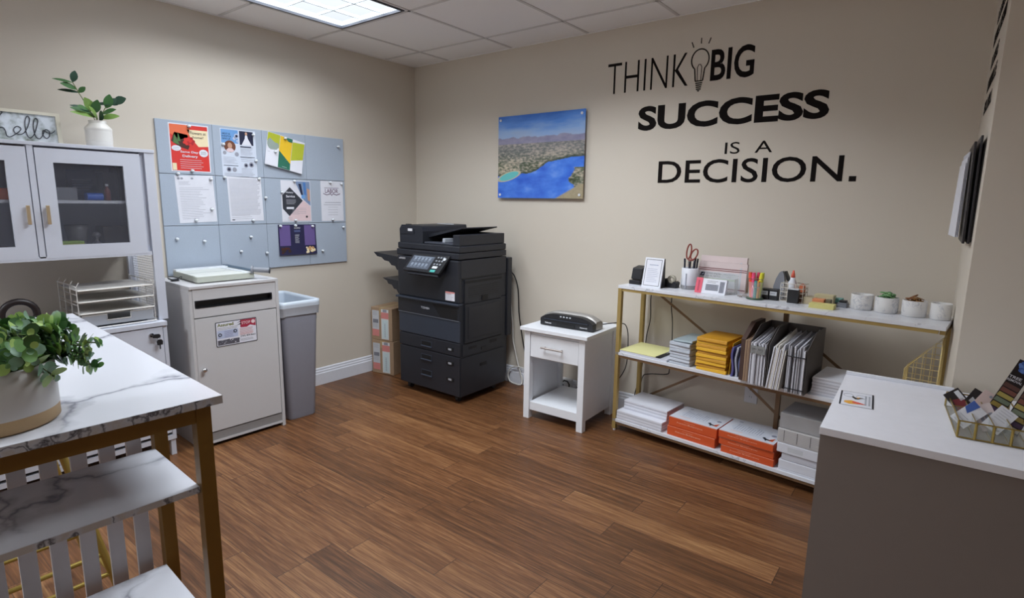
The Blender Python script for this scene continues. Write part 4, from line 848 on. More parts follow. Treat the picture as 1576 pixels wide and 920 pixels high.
# ================================================================== BACK WALL
def fit_text(mb, s, m, x, z, w, h, off, depth=.0008): mb.text(s, m, x, z, w, h, .0002, off, depth)
def decal(name, label, s, x, z, w, h, off):
    mb = MB(BW(0, 0)); fit_text(mb, s, VINYL, x, z, w, h, off); return solo(name, mb, label, 'wall lettering', 'wall lettering of the motto')
decal('wall_lettering', 'thin black letters THINK on the beige wall', 'THINK', 1.780, 2.047, .522, .182, -.014)
decal('wall_lettering', 'bold black letters BIG right of the light bulb drawing', 'BIG', 2.430, 2.055, .235, .17, .02)
decal('wall_lettering', 'wide bold black letters SUCCESS on the beige wall', 'SUCCESS', 2.003, 1.810, 1.045, .144, .036)
decal('wall_lettering', 'small black letters IS A between the two wide words', 'IS  A', 2.543, 1.652, .252, .064, .0)
mb = MB(BW(0, 0)); fit_text(mb, 'DECISION', VINYL, 2.153, 1.494, .986, .132, .008); mb.box((3.168, 1.495, .0002), (3.200, 1.521, .001), VINYL); solo('wall_lettering', mb, 'wide black letters DECISION with a full stop, bottom line of the motto', 'wall lettering', 'wall lettering of the motto')
mb = MB(BW(0, 0)); bx, bz = 2.367, 2.16; R = .05
ang = [PI*1.5+.62+(2*PI-1.24)*i/28 for i in range(29)]
out = [(bx-.021, bz-.095, .001)]+[(bx-R*math.sin(t-PI*1.5) if False else bx+R*math.cos(t), bz+.02+R*1.15*math.sin(t), .001) for t in ang[::-1]]+[(bx+.021, bz-.095, .001)]
mb.tube(out, .0035, VINYL, 6); mb.tube([out[0], out[-1]], .0035, VINYL, 6)
mb.tube([(bx-.01, bz-.095, .001), (bx-.013, bz-.02, .001), (bx-.006, bz-.005, .001), (bx+.004, bz-.005, .001), (bx+.012, bz-.02, .001), (bx+.01, bz-.095, .001)], .002, VINYL, 5)
for i in range(4): mb.box((bx-.02+.002*i, bz-.110-.011*i, 0), (bx+.02-.002*i, bz-.103-.011*i, .001), VINYL)
mb.poly([(bx-.01, bz-.145), (bx+.01, bz-.145), (bx+.003, bz-.153), (bx-.003, bz-.153)], VINYL, .001)
for dx, dz in ((-.042, .102), (0, .118), (.042, .112)): mb.tube([(bx+dx*1.0, bz+dz-.012, .001), (bx+dx*1.28, bz+dz+.018, .001)], .0028, VINYL, 5)
solo('wall_decal', mb, 'outlined light bulb drawing on the wall between THINK and BIG', 'wall decal', 'wall lettering of the motto')
# ---- photograph on standoffs
pic = thing('wall_picture', 'unframed picture of a blue lake held on the wall by four standoffs', 'picture', (1.285, -.03, 1.40))
AX0, AX1, AZ0, AZ1, AY = .918, 1.646, 1.397, 1.972, -.028
PM = mat('lake_print', '3c63b4', .18); nt, N, L = nodes(PM); b = nt.nodes['Principled BSDF']
tc = N('ShaderNodeTexCoord'); sp = N('ShaderNodeSeparateXYZ'); L(tc.outputs['Generated'], sp.inputs[0])
def vmath(op, a, b_=None, c_=None):
    n = N('ShaderNodeMath', operation=op)
    for i, v in enumerate((a, b_, c_)):
        if v is None: continue
        if isinstance(v, (int, float)): n.inputs[i].default_value = v
        else: L(v, n.inputs[i])
    return n.outputs[0]
U, V = sp.outputs[0], sp.outputs[2]
def noise(sx, sy, det=4.0, seed=0):
    cb = N('ShaderNodeCombineXYZ'); L(vmath('MULTIPLY', U, sx), cb.inputs[0]); L(vmath('MULTIPLY', V, sy), cb.inputs[1]); cb.inputs[2].default_value = seed
    n = N('ShaderNodeTexNoise', i_Scale=1.0, i_Detail=det); L(cb.outputs[0], n.inputs['Vector']); return n.outputs['Fac']
def cmix(f, a, b_):
    mx = N('ShaderNodeMix', data_type='RGBA'); L(f, mx.inputs['Factor']) if not isinstance(f, (int, float)) else None
    for i, v in (('A', a), ('B', b_)):
        if isinstance(v, str): mx.inputs[i].default_value = (*lin(v), 1)
        else: L(v, mx.inputs[i])
    return mx.outputs['Result']
def step(edge, x, soft=.01):
    m_ = N('ShaderNodeMapRange'); m_.interpolation_type = 'SMOOTHSTEP'; L(x, m_.inputs[0])
    m_.inputs[1].default_value = edge-soft; m_.inputs[2].default_value = edge+soft; return m_.outputs[0]
skyr = ramp(N, [(0, 'a9b9d4'), (.45, '8fb0e0'), (.72, '5a8fe0'), (1, '3a70c8')]); L(vmath('ADD', vmath('MULTIPLY', vmath('SUBTRACT', V, .66), 2.9), vmath('MULTIPLY', vmath('SUBTRACT', noise(2.5, 9, 4, 3), .5), .9)), skyr.inputs[0])
landr = ramp(N, [(.30, '39432f'), (.42, '5d6650'), (.50, '878577'), (.58, 'b3a893'), (.66, 'cbbca6'), (.8, '7c8660')])
L(vmath('ADD', vmath('MULTIPLY', noise(26, 44, 8, 1), .75), vmath('ADD', vmath('MULTIPLY', noise(4, 8, 3, 9), .45), -.10)), landr.inputs[0])
landf = cmix(vmath('MULTIPLY', step(.5, V, .14), .45), landr.outputs[0], '8b8a98')
mtn = vmath('ADD', V, vmath('MULTIPLY', vmath('SUBTRACT', noise(7, 0, 4, 5), .5), -.13))
col = cmix(step(.735, mtn, .008), cmix(step(.66, V, .01), landf, cmix(noise(9, 14, 4, 21), '6f6f96', 'a9a6bb')), skyr.outputs[0])
# lake: below a shore line that rises to the right
sh = vmath('ADD', V, vmath('MULTIPLY', vmath('SUBTRACT', noise(6, 2, 3, 8), .5), .09))
shore = vmath('SUBTRACT', sh, vmath('MULTIPLY', vmath('MULTIPLY_ADD', step(.55, U, .22), .6, vmath('MULTIPLY', U, .35)), .22))
waterr = ramp(N, [(.3, '2c60d0'), (.55, '4a80e4'), (.75, '7aa6f0')]); L(noise(5, 7, 3, 2), waterr.inputs[0])
lake = vmath('SUBTRACT', 1.0, step(.275, shore, .006))
col = cmix(vmath('MULTIPLY', vmath('SUBTRACT', 1.0, step(.298, shore, .012)), .75), col, '2f3f2c'); col = cmix(lake, col, waterr.outputs[0])
# right hand headland and near beach
hd = vmath('ADD', vmath('SUBTRACT', U, vmath('MULTIPLY', vmath('ABSOLUTE', vmath('SUBTRACT', V, .21)), .35)), vmath('MULTIPLY', vmath('SUBTRACT', noise(5, 9, 3, 11), .5), .2))
col = cmix(vmath('MULTIPLY', step(.86, hd, .01), vmath('LESS_THAN', V, .36)), col, landr.outputs[0])
be = vmath('SUBTRACT', U, vmath('MULTIPLY', V, 1.6)); col = cmix(vmath('MULTIPLY', step(.70, be, .02), vmath('LESS_THAN', V, .17)), col, cmix(noise(30, 30, 4, 4), 'b8a88c', '8c8468'))
# lagoon
dx = vmath('DIVIDE', vmath('SUBTRACT', U, .14), .12); dv = vmath('DIVIDE', vmath('SUBTRACT', vmath('SUBTRACT', V, .27), vmath('MULTIPLY', vmath('SUBTRACT', U, .14), .3)), .045)
rr2 = vmath('ADD', vmath('MULTIPLY', dx, dx), vmath('MULTIPLY', dv, dv))
col = cmix(vmath('SUBTRACT', 1.0, step(1.5, rr2, .2)), col, 'c2b89c'); col = cmix(vmath('SUBTRACT', 1.0, step(1.0, rr2, .1)), col, '66c0c0')
L(col, b.inputs['Base Color'])
mb = MB(); mb.box((AX0, AY-.004, AZ0), (AX1, AY+.002, AZ1), PM); build('panel', mb, pic, world=True)
for x in (AX0+.022, AX1-.026):
    for z in (AZ0+.024, AZ1-.026):
        mb = MB(); mb.cyl((x, 0, z), (x, AY+.0025, z), .008, CHROME, n=16); mb.cyl((x, AY-.0045, z), (x, AY-.009, z), .009, mat('standoff_cap', 'dfe2e8', .3), n=16); build('standoff', mb, pic, world=True)
def outlet(label, x, z):
    t = thing('wall_outlet', label, 'outlet', (x, -.004, z-.058))
    mb = MB(); mb.box((x-.036, -.006, z-.058), (x+.036, -.0003, z+.058), TRIM); build('plate', mb, t, world=True, bevel=.002)
    for dz in (-.02, .02):
        mb = MB(BW(x, z+dz, -.006)); mb.prism(rrect(-.015, -.013, .015, .013, .008), 0, .0015, TRIM); mb.rect(-.007, -.004, -.005, .005, DARK, .0018); mb.rect(.005, -.004, .007, .005, DARK, .0018); build('socket', mb, t, world=True)
outlet('white wall outlet low on the wall under the gold shelf', 2.800, .300)
# ================================================================== GOLD AND MARBLE SHELF UNIT
SX0, SY0, STH = 2.097, -.345, -.092
ZT, ZM, ZL = .897, .495, .077
SLEN, SDEP = 1.545, .29
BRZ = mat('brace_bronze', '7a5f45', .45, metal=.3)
su = thing('shelf_unit', 'gold framed shelf unit with three white marble shelves along the back wall', 'shelf unit', (SX0, SY0, 0), STH)
for z, d in ((ZT, .0), (ZM, .0), (ZL, .0)):
    mb = MB(); x0 = 0 if z == ZT else .002; mb.box((x0, 0, z-.018), (SLEN-x0, SDEP, z), MARBLE2); build('shelf_board', mb, su, bevel=.001)
    mb = MB()
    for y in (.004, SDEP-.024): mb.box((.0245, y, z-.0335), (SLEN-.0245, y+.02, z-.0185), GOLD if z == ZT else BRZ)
    build('rail', mb, su)
BRZ = mat('brace_bronze', '7a5f45', .45, metal=.3)
for x in (0, SLEN-.024):
    for y in ((0, SDEP-.024) if x == 0 else (SDEP-.024,)):
        mb = MB(); zz = [(0.012, ZL-.0185), (ZL+.0005, ZM-.0185), (ZM+.0005, ZT-.0185)]
        xx = x-.0255 if x == 0 else x+.0255
        xx = x if False else x
        mb.box((x, y-.0, .012), (x+.024, y+.024, ZT-.0185), GOLD); p = build('post', mb, su, bevel=.001)
        mb = MB(); mb.cyl((x+.012, y+.012, 0), (x+.012, y+.012, .0118), .009, TRIM, n=12); build('foot', mb, p)
    mb = MB(); mb.box((x+.002, .0245, ZT-.0385), (x+.022, SDEP-.0245, ZT-.0185), GOLD); mb.box((x+.002, .0245, ZL-.0385), (x+.022, SDEP-.0245, ZL-.0185), GOLD); build('end_rail', mb, su)
yb = SDEP+.004
mb = MB(); mb.box((.845, SDEP-.022, .012), (.867, SDEP-.002, ZT-.034), BRZ); build('post', mb, su)
for p, q in (((.05, .86), (.60, .52)), ((.05, .15), (.50, .44)), ((.60, .44), (1.03, .12)), ((1.0, .66), (1.5, .30))):
    mb = MB(); a, b = Vector((p[0], yb, p[1])), Vector((q[0], yb, q[1])); d = (b-a).normalized(); n_ = Vector((-d.z, 0, d.x))*.007
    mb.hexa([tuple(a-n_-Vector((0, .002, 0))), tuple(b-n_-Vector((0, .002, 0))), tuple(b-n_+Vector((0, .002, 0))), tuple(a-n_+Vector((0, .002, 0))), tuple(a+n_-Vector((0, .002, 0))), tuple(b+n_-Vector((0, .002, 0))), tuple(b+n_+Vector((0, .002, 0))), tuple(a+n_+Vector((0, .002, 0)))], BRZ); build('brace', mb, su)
cu_, su_ = math.cos(STH), math.sin(STH)
def SP(u, v, z): return (SX0+cu_*u-su_*v, SY0+su_*u+cu_*v, z)
def ST(u, v, z, rz=0): return TR(*SP(u, v, z), STH+rz)
def shelf_thing(name, label, cat, u, v, z, rz=0, group=None): return thing(name, label, cat, SP(u, v, z+.0004), STH+rz, group)
def on_shelf(name, label, cat, u, v, z, f, rz=0, group=None, bevel=0):
    mb = MB(ST(u, v, z+.0004, rz)); f(mb); return solo(name, mb, label, cat, group, bevel=bevel, at=SP(u, v, z+.0004))
# --- top shelf, left to right
t = shelf_thing('stapler', 'black desk stapler block at the left end of the top shelf', 'stapler', .035, .055, ZT)
mb = MB(); mb.box((0, 0, 0), (.075, .07, .006), TRIM); mb.box((.002, -.002, .006), (.073, .07, .03), BLACK); build('base', mb, t, bevel=.004)
mb = MB(); mb.hexa([(.008, .01, .036), (.075, .01, .036), (.075, .085, .036), (.008, .085, .036), (.010, .022, .10), (.075, .022, .10), (.075, .085, .112), (.010, .085, .112)], BLACK); mb.box((.01, .02, .0302), (.073, .07, .0358), SIL); build('head', mb, t, bevel=.008)
t = shelf_thing('sign_holder', 'small upright white framed notice left of the tape dispenser', 'notice', .122, .05, ZT, .02)
Tt = Matrix.Rotation(-.22, 4, 'X')
mb = MB(Tt); mb.box((0, 0, 0), (.118, .008, .172), TRIM); build('frame', mb, t, bevel=.001)
mb = MB(Tt @ frame((0, -.0003, 0), (1, 0, 0), (0, 0, 1))); mb.rect(.01, .01, .108, .162, PAPER, 0)
for a in ((.01, .01, .108, .0125), (.01, .1595, .108, .162), (.01, .01, .0125, .162), (.1055, .01, .108, .162)): mb.rect(*a, INKD, .0003)
lines(mb, .032, .088, .132, .128, 1, mat('soft_blue_ink', '7c86a8', .6), .003, z=.0005, rnd=0); lines(mb, .025, .095, .108, .035, 8, mat('soft_blue_ink', '7c86a8', .6), .0014, z=.0005, rnd=.35); build('notice', mb, t)
mb = MB(); mb.add([(.112, .012, 0), (.118, .012, 0), (.118, .038, .165), (.112, .038, .165), (.112, .06, 0), (.118, .06, 0), (.118, .05, .165), (.112, .05, .165)], [(0, 1, 2, 3), (5, 4, 7, 6), (1, 5, 6, 2), (4, 0, 3, 7), (3, 2, 6, 7), (4, 5, 1, 0)], BLACK); mb.box((.02, .045, 0), (.1, .05, .12), BLACK); build('easel', mb, t)
t = shelf_thing('tape_dispenser', 'small black tape dispenser with a clear roll beside the white pen cup', 'tape dispenser', .222, .13, ZT)
mb = MB(frame((0, 0, 0), (1, 0, 0), (0, 0, 1))); mb.prism([(0, 0), (.07, 0), (.074, .03), (.06, .038), (.05, .026), (.022, .026), (.012, .05), (0, .05)], -.05, 0, BLACK); build('base', mb, t, bevel=.003)
mb = MB(frame((0, -.0, 0), (1, 0, 0), (0, 0, 1))); cl = mat('tape_clear', 'b9b3a2', .3)
mb.v = []; mb.T = Matrix.Translation((.036, .025, .045)) @ Matrix.Rotation(PI/2, 4, 'X'); mb.lathe([(.012, -.009), (.024, -.009), (.024, .009), (.012, .009), (.012, -.009)], cl, n=24); build('tape_roll', mb, t)
t = shelf_thing('pen_cup', 'white pen cup with a grey base full of dark pens', 'pen cup', .352, .185, ZT)
mb = MB(); mb.lathe([(0, 0), (.045, 0), (.046, .003), (.046, .022)], mat('grey_band', '8f8f92', .4), n=32); mb.lathe([(.046, .022), (.047, .023), (.047, .118), (.0445, .12), (.043, .116), (.043, .012), (0, .012)], TRIM, n=32); build('cup', mb, t)
mb = MB(); mb.box((-.003, -.0495, .004), (.003, -.0472, .09), INK); mb.box((-.049, -.012, .004), (-.0472, -.006, .05), TRIM); build('divider', mb, t)
PB = mat('pen_navy', '222738', .35)
for k, (dx, dy, tx, ty, h) in enumerate([(-.032, -.012, -.08, -.02, .158), (-.02, .018, -.05, .06, .150), (.004, -.022, .02, -.05, .143), (.024, -.012, .1, -.04, .148), (.032, .01, .12, .05, .160), (.012, .024, .06, .1, .165), (-.006, .004, 0, .02, .14)]):
    side = ['leftmost, leaning out to the left', 'back left', 'at the front rim', 'front right', 'rightmost, leaning out to the right', 'at the back, standing tallest', 'in the middle'][k]
    def pen(mb, h=h, tx=tx, ty=ty):
        mb.cyl((0, 0, 0), (tx*(h-.02)*.35, ty*(h-.02)*.35, h-.02), .0052, PB, n=8); mb.cyl((tx*(h-.02)*.35, ty*(h-.02)*.35, h-.02), (tx*h*.4, ty*h*.4, h), .006, [PB, INKD, BLACK][k % 3], .005, n=8)
    c = SP(.352, .185, 0); on_shelf('pen', 'dark pen in the white pen cup, '+side, 'pen', .352+dx*.85, .185+dy*.85, ZT+.0125, pen, group='pens in the white cup')
t = shelf_thing('scissors', 'scissors with red brown handles standing in the white pen cup', 'scissors', .352, .178, ZT+.0125)
SCH = mat('scissor_red', '8d3f34', .4)
mb = MB(); mb.hexa([(-.012, -.001, .02), (-.006, -.001, .02), (-.006, .001, .02), (-.012, .001, .02), (-.01, -.001, .155), (.004, -.001, .155), (.004, .001, .155), (-.01, .001, .155)], CHROME); mb.hexa([(.002, .0015, .02), (.008, .0015, .02), (.008, .0035, .02), (.002, .0035, .02), (-.01, .0015, .155), (.004, .0015, .155), (.004, .0035, .155), (-.01, .0035, .155)], CHROME); build('blades', mb, t)
for cx, cz, rx, rz_, a in ((-.012, .198, .013, .042, .12), (.02, .184, .017, .032, .45)):
    mb = MB(); pts = [(cx+rx*math.cos(p)*math.cos(a)+rz_*math.sin(p)*math.sin(a), 0, cz-rx*math.cos(p)*math.sin(a)+rz_*math.sin(p)*math.cos(a)) for p in [2*PI*i/24 for i in range(24)]]; mb.tube(pts, .0042, SCH, 7, closed=True); mb.tube([(-.003, 0, .148), (cx-.1*rz_, 0, cz-rz_)], .005, SCH, 7); build('handle', mb, t)
# mailers
MPK = mat('mailer_pink', 'dccbca', .5); MRD = mat('mailer_red', '7a3a3e', .5)
def mailer(label, u, v, rz, w, h, front, off=0):
    t = shelf_thing('mailing_envelope', label, 'mailing envelope', u, v, ZT, rz, 'cardboard mailers leaning on the wall')
    Tq = Matrix.Rotation(-.10, 4, 'X'); d = .018
    mb = MB(Tq); mb.box((0, 0, 0), (w, d, h), MPK); mb.box((w*.86, -.0006, 0), (w*.9, -.0001, h*.85), LGR); build('body', mb, t, bevel=.004)
    F = Tq @ frame((0, -.0007, 0), (1, 0, 0), (0, 0, 1)); mb = MB(F)
    mb.rect(0, h-.048, w, h-.044, MRD, 0); mb.rect(.0, .012, w, .016, MRD, 0)
    if front:
        mb.rect(.004, .02, w*.85, h-.055, mat('mailer_grey', 'd0cfd4', .5), -.0004); mb.rect(.004, h-.1, w*.8, h-.09, mat('mailer_green', 'b9c8ac', .5), 0)
        mb.poly([(.01, h-.082), (.035, h-.082), (.04, h-.062), (.018, h-.06)], NAV, .0003); mb.poly([(.018, h-.076), (.03, h-.074), (.034, h-.066)], PAPER, .0006)
        mb.text('UNITED STATES', INKD, .045, h-.07, .085, .008, .0004); mb.text('POSTAL SERVICE', INKD, .045, h-.083, .085, .008, .0004); mb.text('PRIORITY', INK, .15, h-.07, .06, .008, .0004); mb.text('MAIL', INK, .165, h-.083, .03, .007, .0004)
    build('print', mb, t)
    mb = MB(Tq); mb.prism([(0, 0), (w, 0), (w, d), (0, d)], h-.042, h-.040, MRD) if False else mb.box((.0, -.001, h-.038), (w, -.0004, h-.034), MRD); build('flap_line', mb, t)
mailer('rear white and pink cardboard mailer, standing taller behind the front one', .368, .262, .0, .262, .19, False)
mailer('front white and pink cardboard mailer with postal print, right of the pen cup', .372, .238, .0, .272, .158, True)
t = shelf_thing('acrylic_holder', 'clear acrylic card holder between the mailers and the pink ended box', 'holder', .455, .148, ZT)
ACR = glass_mat('acrylic', 'cdd2d2', .28, .08)
mb = MB(); mb.box((0, .04, 0), (.17, .043, .1), ACR); mb.box((0, 0, 0), (.17, .0398, .003), ACR); mb.box((.167, 0, .0032), (.17, .0398, .085), ACR); mb.box((0, 0, .0032), (.003, .0398, .085), ACR); build('body', mb, t)
t = shelf_thing('card_box', 'flat white printed box with a bright pink end leaning on the clear holder', 'box', .43, .088, ZT, .05)
HP = mat('hot_pink', 'e0566c', .4); Tq = Matrix.Rotation(-.3, 4, 'X')
mb = MB(Tq); mb.box((.036, 0, 0), (.165, .02, .082), PAPER); build('body', mb, t, bevel=.001)
mb = MB(Tq); mb.box((0, -.002, 0), (.0358, .022, .084), HP); mb.box((.012, -.0026, .01), (.022, -.0021, .07), mat('dark_pink', 'b83a55', .4)); build('end_cap', mb, t, bevel=.002)
mb = MB(Tq @ frame((0, -.0004, 0), (1, 0, 0), (0, 0, 1))); lines(mb, .06, .12, .07, .062, 2, INKD, .0016, 0); mb.rect(.055, .018, .125, .052, INK, 0); lines(mb, .058, .122, .048, .022, 5, INKD, .0014, .0004, .1); mb.rect(.13, .01, .156, .07, INK, 0); lines(mb, .132, .154, .066, .014, 9, INKD, .0018, .0004, .2); build('print', mb, t)
for k, (du, dv) in enumerate([(0, 0), (.022, .008), (.012, -.018), (.034, -.01), (.042, .012)]):
    on_shelf('paper_clip', 'small grey clip in the little pile right of the mailers', 'clip', .66+du, .13+dv, ZT, lambda mb, k=k: mb.tube([(.011*math.cos(p), .006*math.sin(p), .003+.004*(k % 2)) for p in [2*PI*i/12 for i in range(12)]], .0025, mat('clip_grey', '9a938f', .4), 6, closed=True), rz=k*.9, group='clips piled on the top shelf')
# highlighters
t = shelf_thing('marker_holder', 'clear round holder on a dark green base for bright highlighters', 'pen cup', .748, .105, ZT)
mb = MB(); mb.lathe([(0, 0), (.04, 0), (.042, .004), (.04, .008), (0, .008)], mat('dark_green_base', '39503c', .3), n=28); build('base', mb, t)
mb = MB(); mb.lathe([(.034, .0082), (.037, .09), (.0355, .09), (.0325, .0082), (.034, .0082)], glass_mat('holder_clear', 'dfe6e0', .16), n=28); build('cup', mb, t)
for k, (col, nm, dx, dy, tx, ty) in enumerate([('ee5a42', 'orange red highlighter at the left of the clear holder', -.016, -.006, -.28, 0), ('e8507f', 'pink highlighter in front of the orange red one in the clear holder', -.004, -.015, -.1, -.05), ('d94a70', 'deep pink highlighter in the middle of the clear holder', .004, .006, .05, .1), ('e0dc3e', 'yellow highlighter at the right of the clear holder', .016, -.006, .22, 0), ('c9d048', 'yellow green highlighter behind the yellow one in the clear holder', .012, .014, .2, .1), ('3f8f92', 'teal pen standing low at the front of the clear holder', .006, -.019, .05, -.08), ('e89a3c', 'orange pen standing low beside the teal pen', .014, -.014, .1, -.1)]):
    hh = .128 if k < 5 else .088
    def hl(mb, col=col, tx=tx, ty=ty, hh=hh):
        m_ = mat('hl_'+col, col, .35); d = Vector((tx*.4, ty*.4, 1)).normalized()
        mb.cyl((0, 0, 0), d*(hh-.035), .0098, m_, n=10); mb.cyl(d*(hh-.035), d*(hh-.03), .005, TRIM, n=10); mb.cyl(d*(hh-.03), d*hh, .0108, m_, .0085, n=10)
    on_shelf('highlighter', nm, 'highlighter', .748+dx, .105+dy, ZT+.0085, hl, group='highlighters in the clear holder')
# grey bookend, black boxes
t = shelf_thing('hole_punch', 'grey rounded desk tool with a black lever standing behind the two black boxes', 'desk tool', .79, .235, ZT)
mb = MB(frame((0, 0, 0), (1, 0, 0), (0, 0, 1))); g1 = mat('tool_grey', '8b8d96', .35)
mb.prism([(0, 0), (.055, 0), (.055, .07), (.047, .125), (.036, .142), (.024, .132), (.01, .10), (.0, .06)], -.03, 0, g1); mb.prism([(.03, 0), (.0545, 0), (.0545, .07), (.05, .09), (.035, .07)], .0003, .006, mat('tool_light', 'a9abb4', .35)); build('body', mb, t, bevel=.004)
mb = MB(frame((0, 0, 0), (1, 0, 0), (0, 0, 1))); mb.prism([(.046, .14), (.054, .142), (.075, .10), (.088, .072), (.078, .068), (.060, .10)], -.025, -.003, BLACK); build('lever', mb, t, bevel=.002)
for k in range(2):
    t = shelf_thing('label_case', ['left of the two small black boxes with a white label', 'right of the two small black boxes with a white label'][k], 'box', .762+.043*k, .135, ZT, 0, 'black boxes on the top shelf')
    mb = MB(); mb.box((0, 0, 0), (.0415, .045, .055), BLACK); build('body', mb, t, bevel=.002)
    mb = MB(); mb.box((.004, -.0008, .024), (.0375, -.0001, .044), LGR); mb.box((.008, -.0011, .032), (.03, -.0008, .036), INK); build('label', mb, t)
# wire organizer
t = shelf_thing('wire_organizer', 'white wire desk organizer right of the black boxes', 'organizer', .855, .145, ZT)
mb = MB(); ow = mat('organizer_wire', 'd8d3cb', .35)
W2, D2, H2 = .105, .075, .088
for i in range(5):
    z = .003+H2*i/4; mb.tube([(0, 0, z), (W2, 0, z), (W2, D2, z), (0, D2, z)], .0022, ow, 6, closed=True)
for x, y in [(0, 0), (.035, 0), (.07, 0), (W2, 0), (W2, D2), (0, D2), (.035, D2), (.07, D2), (0, D2/2), (W2, D2/2)]: mb.tube([(x, y, .001), (x, y, H2+.003)], .0018, ow, 6)
mb.box((0, 0, 0), (W2, D2, .0018), ow); build('frame', mb, t)
t = shelf_thing('glue_bottle', 'white glue bottle with an orange cap standing in the wire organizer', 'bottle', .895, .19, ZT+.002)
mb = MB(); mb.lathe([(0, 0), (.019, 0), (.02, .004), (.02, .09), (.012, .106), (.012, .116), (0, .116)], TRIM, n=20); build('body', mb, t)
mb = MB(); mb.lathe([(0, .1165), (.010, .1165), (.009, .13), (.004, .152), (0, .153)], mat('cap_orange', 'd8604a', .4), n=16); build('cap', mb, t)
on_shelf('black_box', 'black box with a pale lid at the front right of the wire organizer', 'box', .897, .12, ZT, lambda mb: (mb.box((0, 0, 0), (.05, .023, .066), BLACK), mb.box((.001, .001, .0663), (.049, .022, .071), LGR)))
on_shelf('eraser_pack', 'orange pack showing at the right side of the wire organizer', 'pack', .932, .17, ZT+.002, lambda mb: [mb.box((0, 0, 0), (.022, .045, .05), mat('pack_dark', '6a4a3c', .5)), mb.hexa([(-.002, 0, .05), (.022, 0, .05), (.022, .045, .05), (-.002, .045, .05), (.004, 0, .088), (.022, 0, .082), (.022, .045, .082), (.004, .045, .088)], mat('pack_orange', 'd0704a', .5))])
# sticky notes etc
NC = [('yellow pad of sticky notes at the front of the top shelf', 'd8cf86', 1.015, .055, .105, .055, .022, .05), ('small orange pad of sticky notes behind the yellow pad', 'd98c62', 1.012, .118, .05, .04, .035, .0), ('cream pad of sticky notes at the back of the note pads', 'cdc29c', 1.0, .19, .085, .05, .048, 0), ('clear box of cream notes left of the orange note pad', 'b8ac90', .962, .15, .045, .07, .034, -.2)]
for lab, col, u, v, w, d, h, rz in NC:
    on_shelf('sticky_notes', lab, 'sticky notes', u, v, ZT, lambda mb, col=col, w=w, d=d, h=h: [mb.box((.0005*(i % 3), .0005*(i % 2), h*i/5), (w-.0005*(i % 2), d, h*(i+1)/5-.0002), mat('note_'+col, col, .6)) for i in range(5)], rz, 'pads of sticky notes on the top shelf')
on_shelf('index_tabs', 'small dark box between the orange and yellow note pads', 'box', 1.068, .125, ZT, lambda mb: mb.box((0, 0, 0), (.022, .03, .036), mat('tab_olive', '6c6450', .5)), bevel=.002)
on_shelf('note_dispenser', 'teal note dispenser left of the marble cups', 'note dispenser', 1.075, .225, ZT, lambda mb: [mb.box((0, 0, 0), (.04, .05, .012), mat('grey_base', '7d8088', .4)), mb.box((.003, .003, .0122), (.037, .047, .032), mat('teal_notes', '69a8a0', .5))], bevel=.002)
t = shelf_thing('tape_block', 'low grey tape block with a black top beside the first marble cup', 'tape dispenser', 1.105, .17, ZT)
mb = MB(); mb.box((0, 0, 0), (.042, .06, .014), mat('grey_base', '7d8088', .4)); mb.box((.004, .004, .0142), (.04, .056, .022), mat('grey_base', '7d8088', .4)); build('base', mb, t, bevel=.002)
mb = MB(); mb.box((.008, .006, .0222), (.040, .03, .034), BLACK); build('cutter', mb, t, bevel=.002)
# marble cups
CUPM = marble_mat('cup_marble', 'dddbda', 'c0bebe', 9.0, .02, .4)
cups = []
for k, (u, v, lab) in enumerate([(1.202, .205, 'empty round marble bowl, leftmost of the row of four'), (1.302, .192, 'round marble bowl filled with green rubber bands'), (1.408, .180, 'round marble bowl filled with brown rubber bands'), (1.503, .178, 'round marble bowl at the right end of the top shelf by the wall')]):
    if k == 0:
        mb = MB(); mb.lathe([(0, 0), (.042, 0), (.0455, .003), (.0465, .03), (.0465, .068), (.045, .071), (.0425, .068), (.0415, .01), (0, .008)], CUPM, n=36)
        cups.append(solo('marble_bowl', mb, lab, 'bowl', 'marble bowls on the top shelf', at=(0, 0, 0))); cups[0].location = SP(u, v, ZT+.0004)
    else:
        c = cups[0].copy(); link(c); c.location = SP(u, v, ZT+.0004); c.rotation_euler = (0, 0, k*1.3); c['label'] = lab
        if k == 3: c.scale = (.82, .82, 1)
def bands(n, cols, hgt, sd):
    rnd = random.Random(sd)
    def f(mb):
        for i in range(n):
            cx, cy = (rnd.random()-.5)*.036, (rnd.random()-.5)*.036; rx, ry = .012+.008*rnd.random(), .010+.007*rnd.random(); a = rnd.random()*3; tl = (rnd.random()-.5)*1.6; z = hgt*rnd.random()
            mb.tube([(cx+rx*math.cos(p)*math.cos(a)-ry*math.sin(p)*math.sin(a), cy+rx*math.cos(p)*math.sin(a)+ry*math.sin(p)*math.cos(a), max(.004, z+.01+rx*math.cos(p)*math.sin(tl))) for p in [2*PI*q/14 for q in range(14)]], .0022, mat('band_'+cols[i % len(cols)], cols[i % len(cols)], .55), 5, closed=True)
    return f
for u, v, lab, f in ((1.302, .192, 'heap of green rubber bands in a marble bowl', bands(46, ['4f8a4e', '39703f', '86b67e'], .07, 3)), (1.408, .180, 'heap of brown and tan rubber bands in a marble bowl', bands(46, ['a8763a', '7d5a34', 'c39a5c', '8f5f3a'], .065, 9))):
    tag(on_shelf('rubber_bands', lab, 'rubber bands', u, v, ZT+.0085, f), kind='stuff')
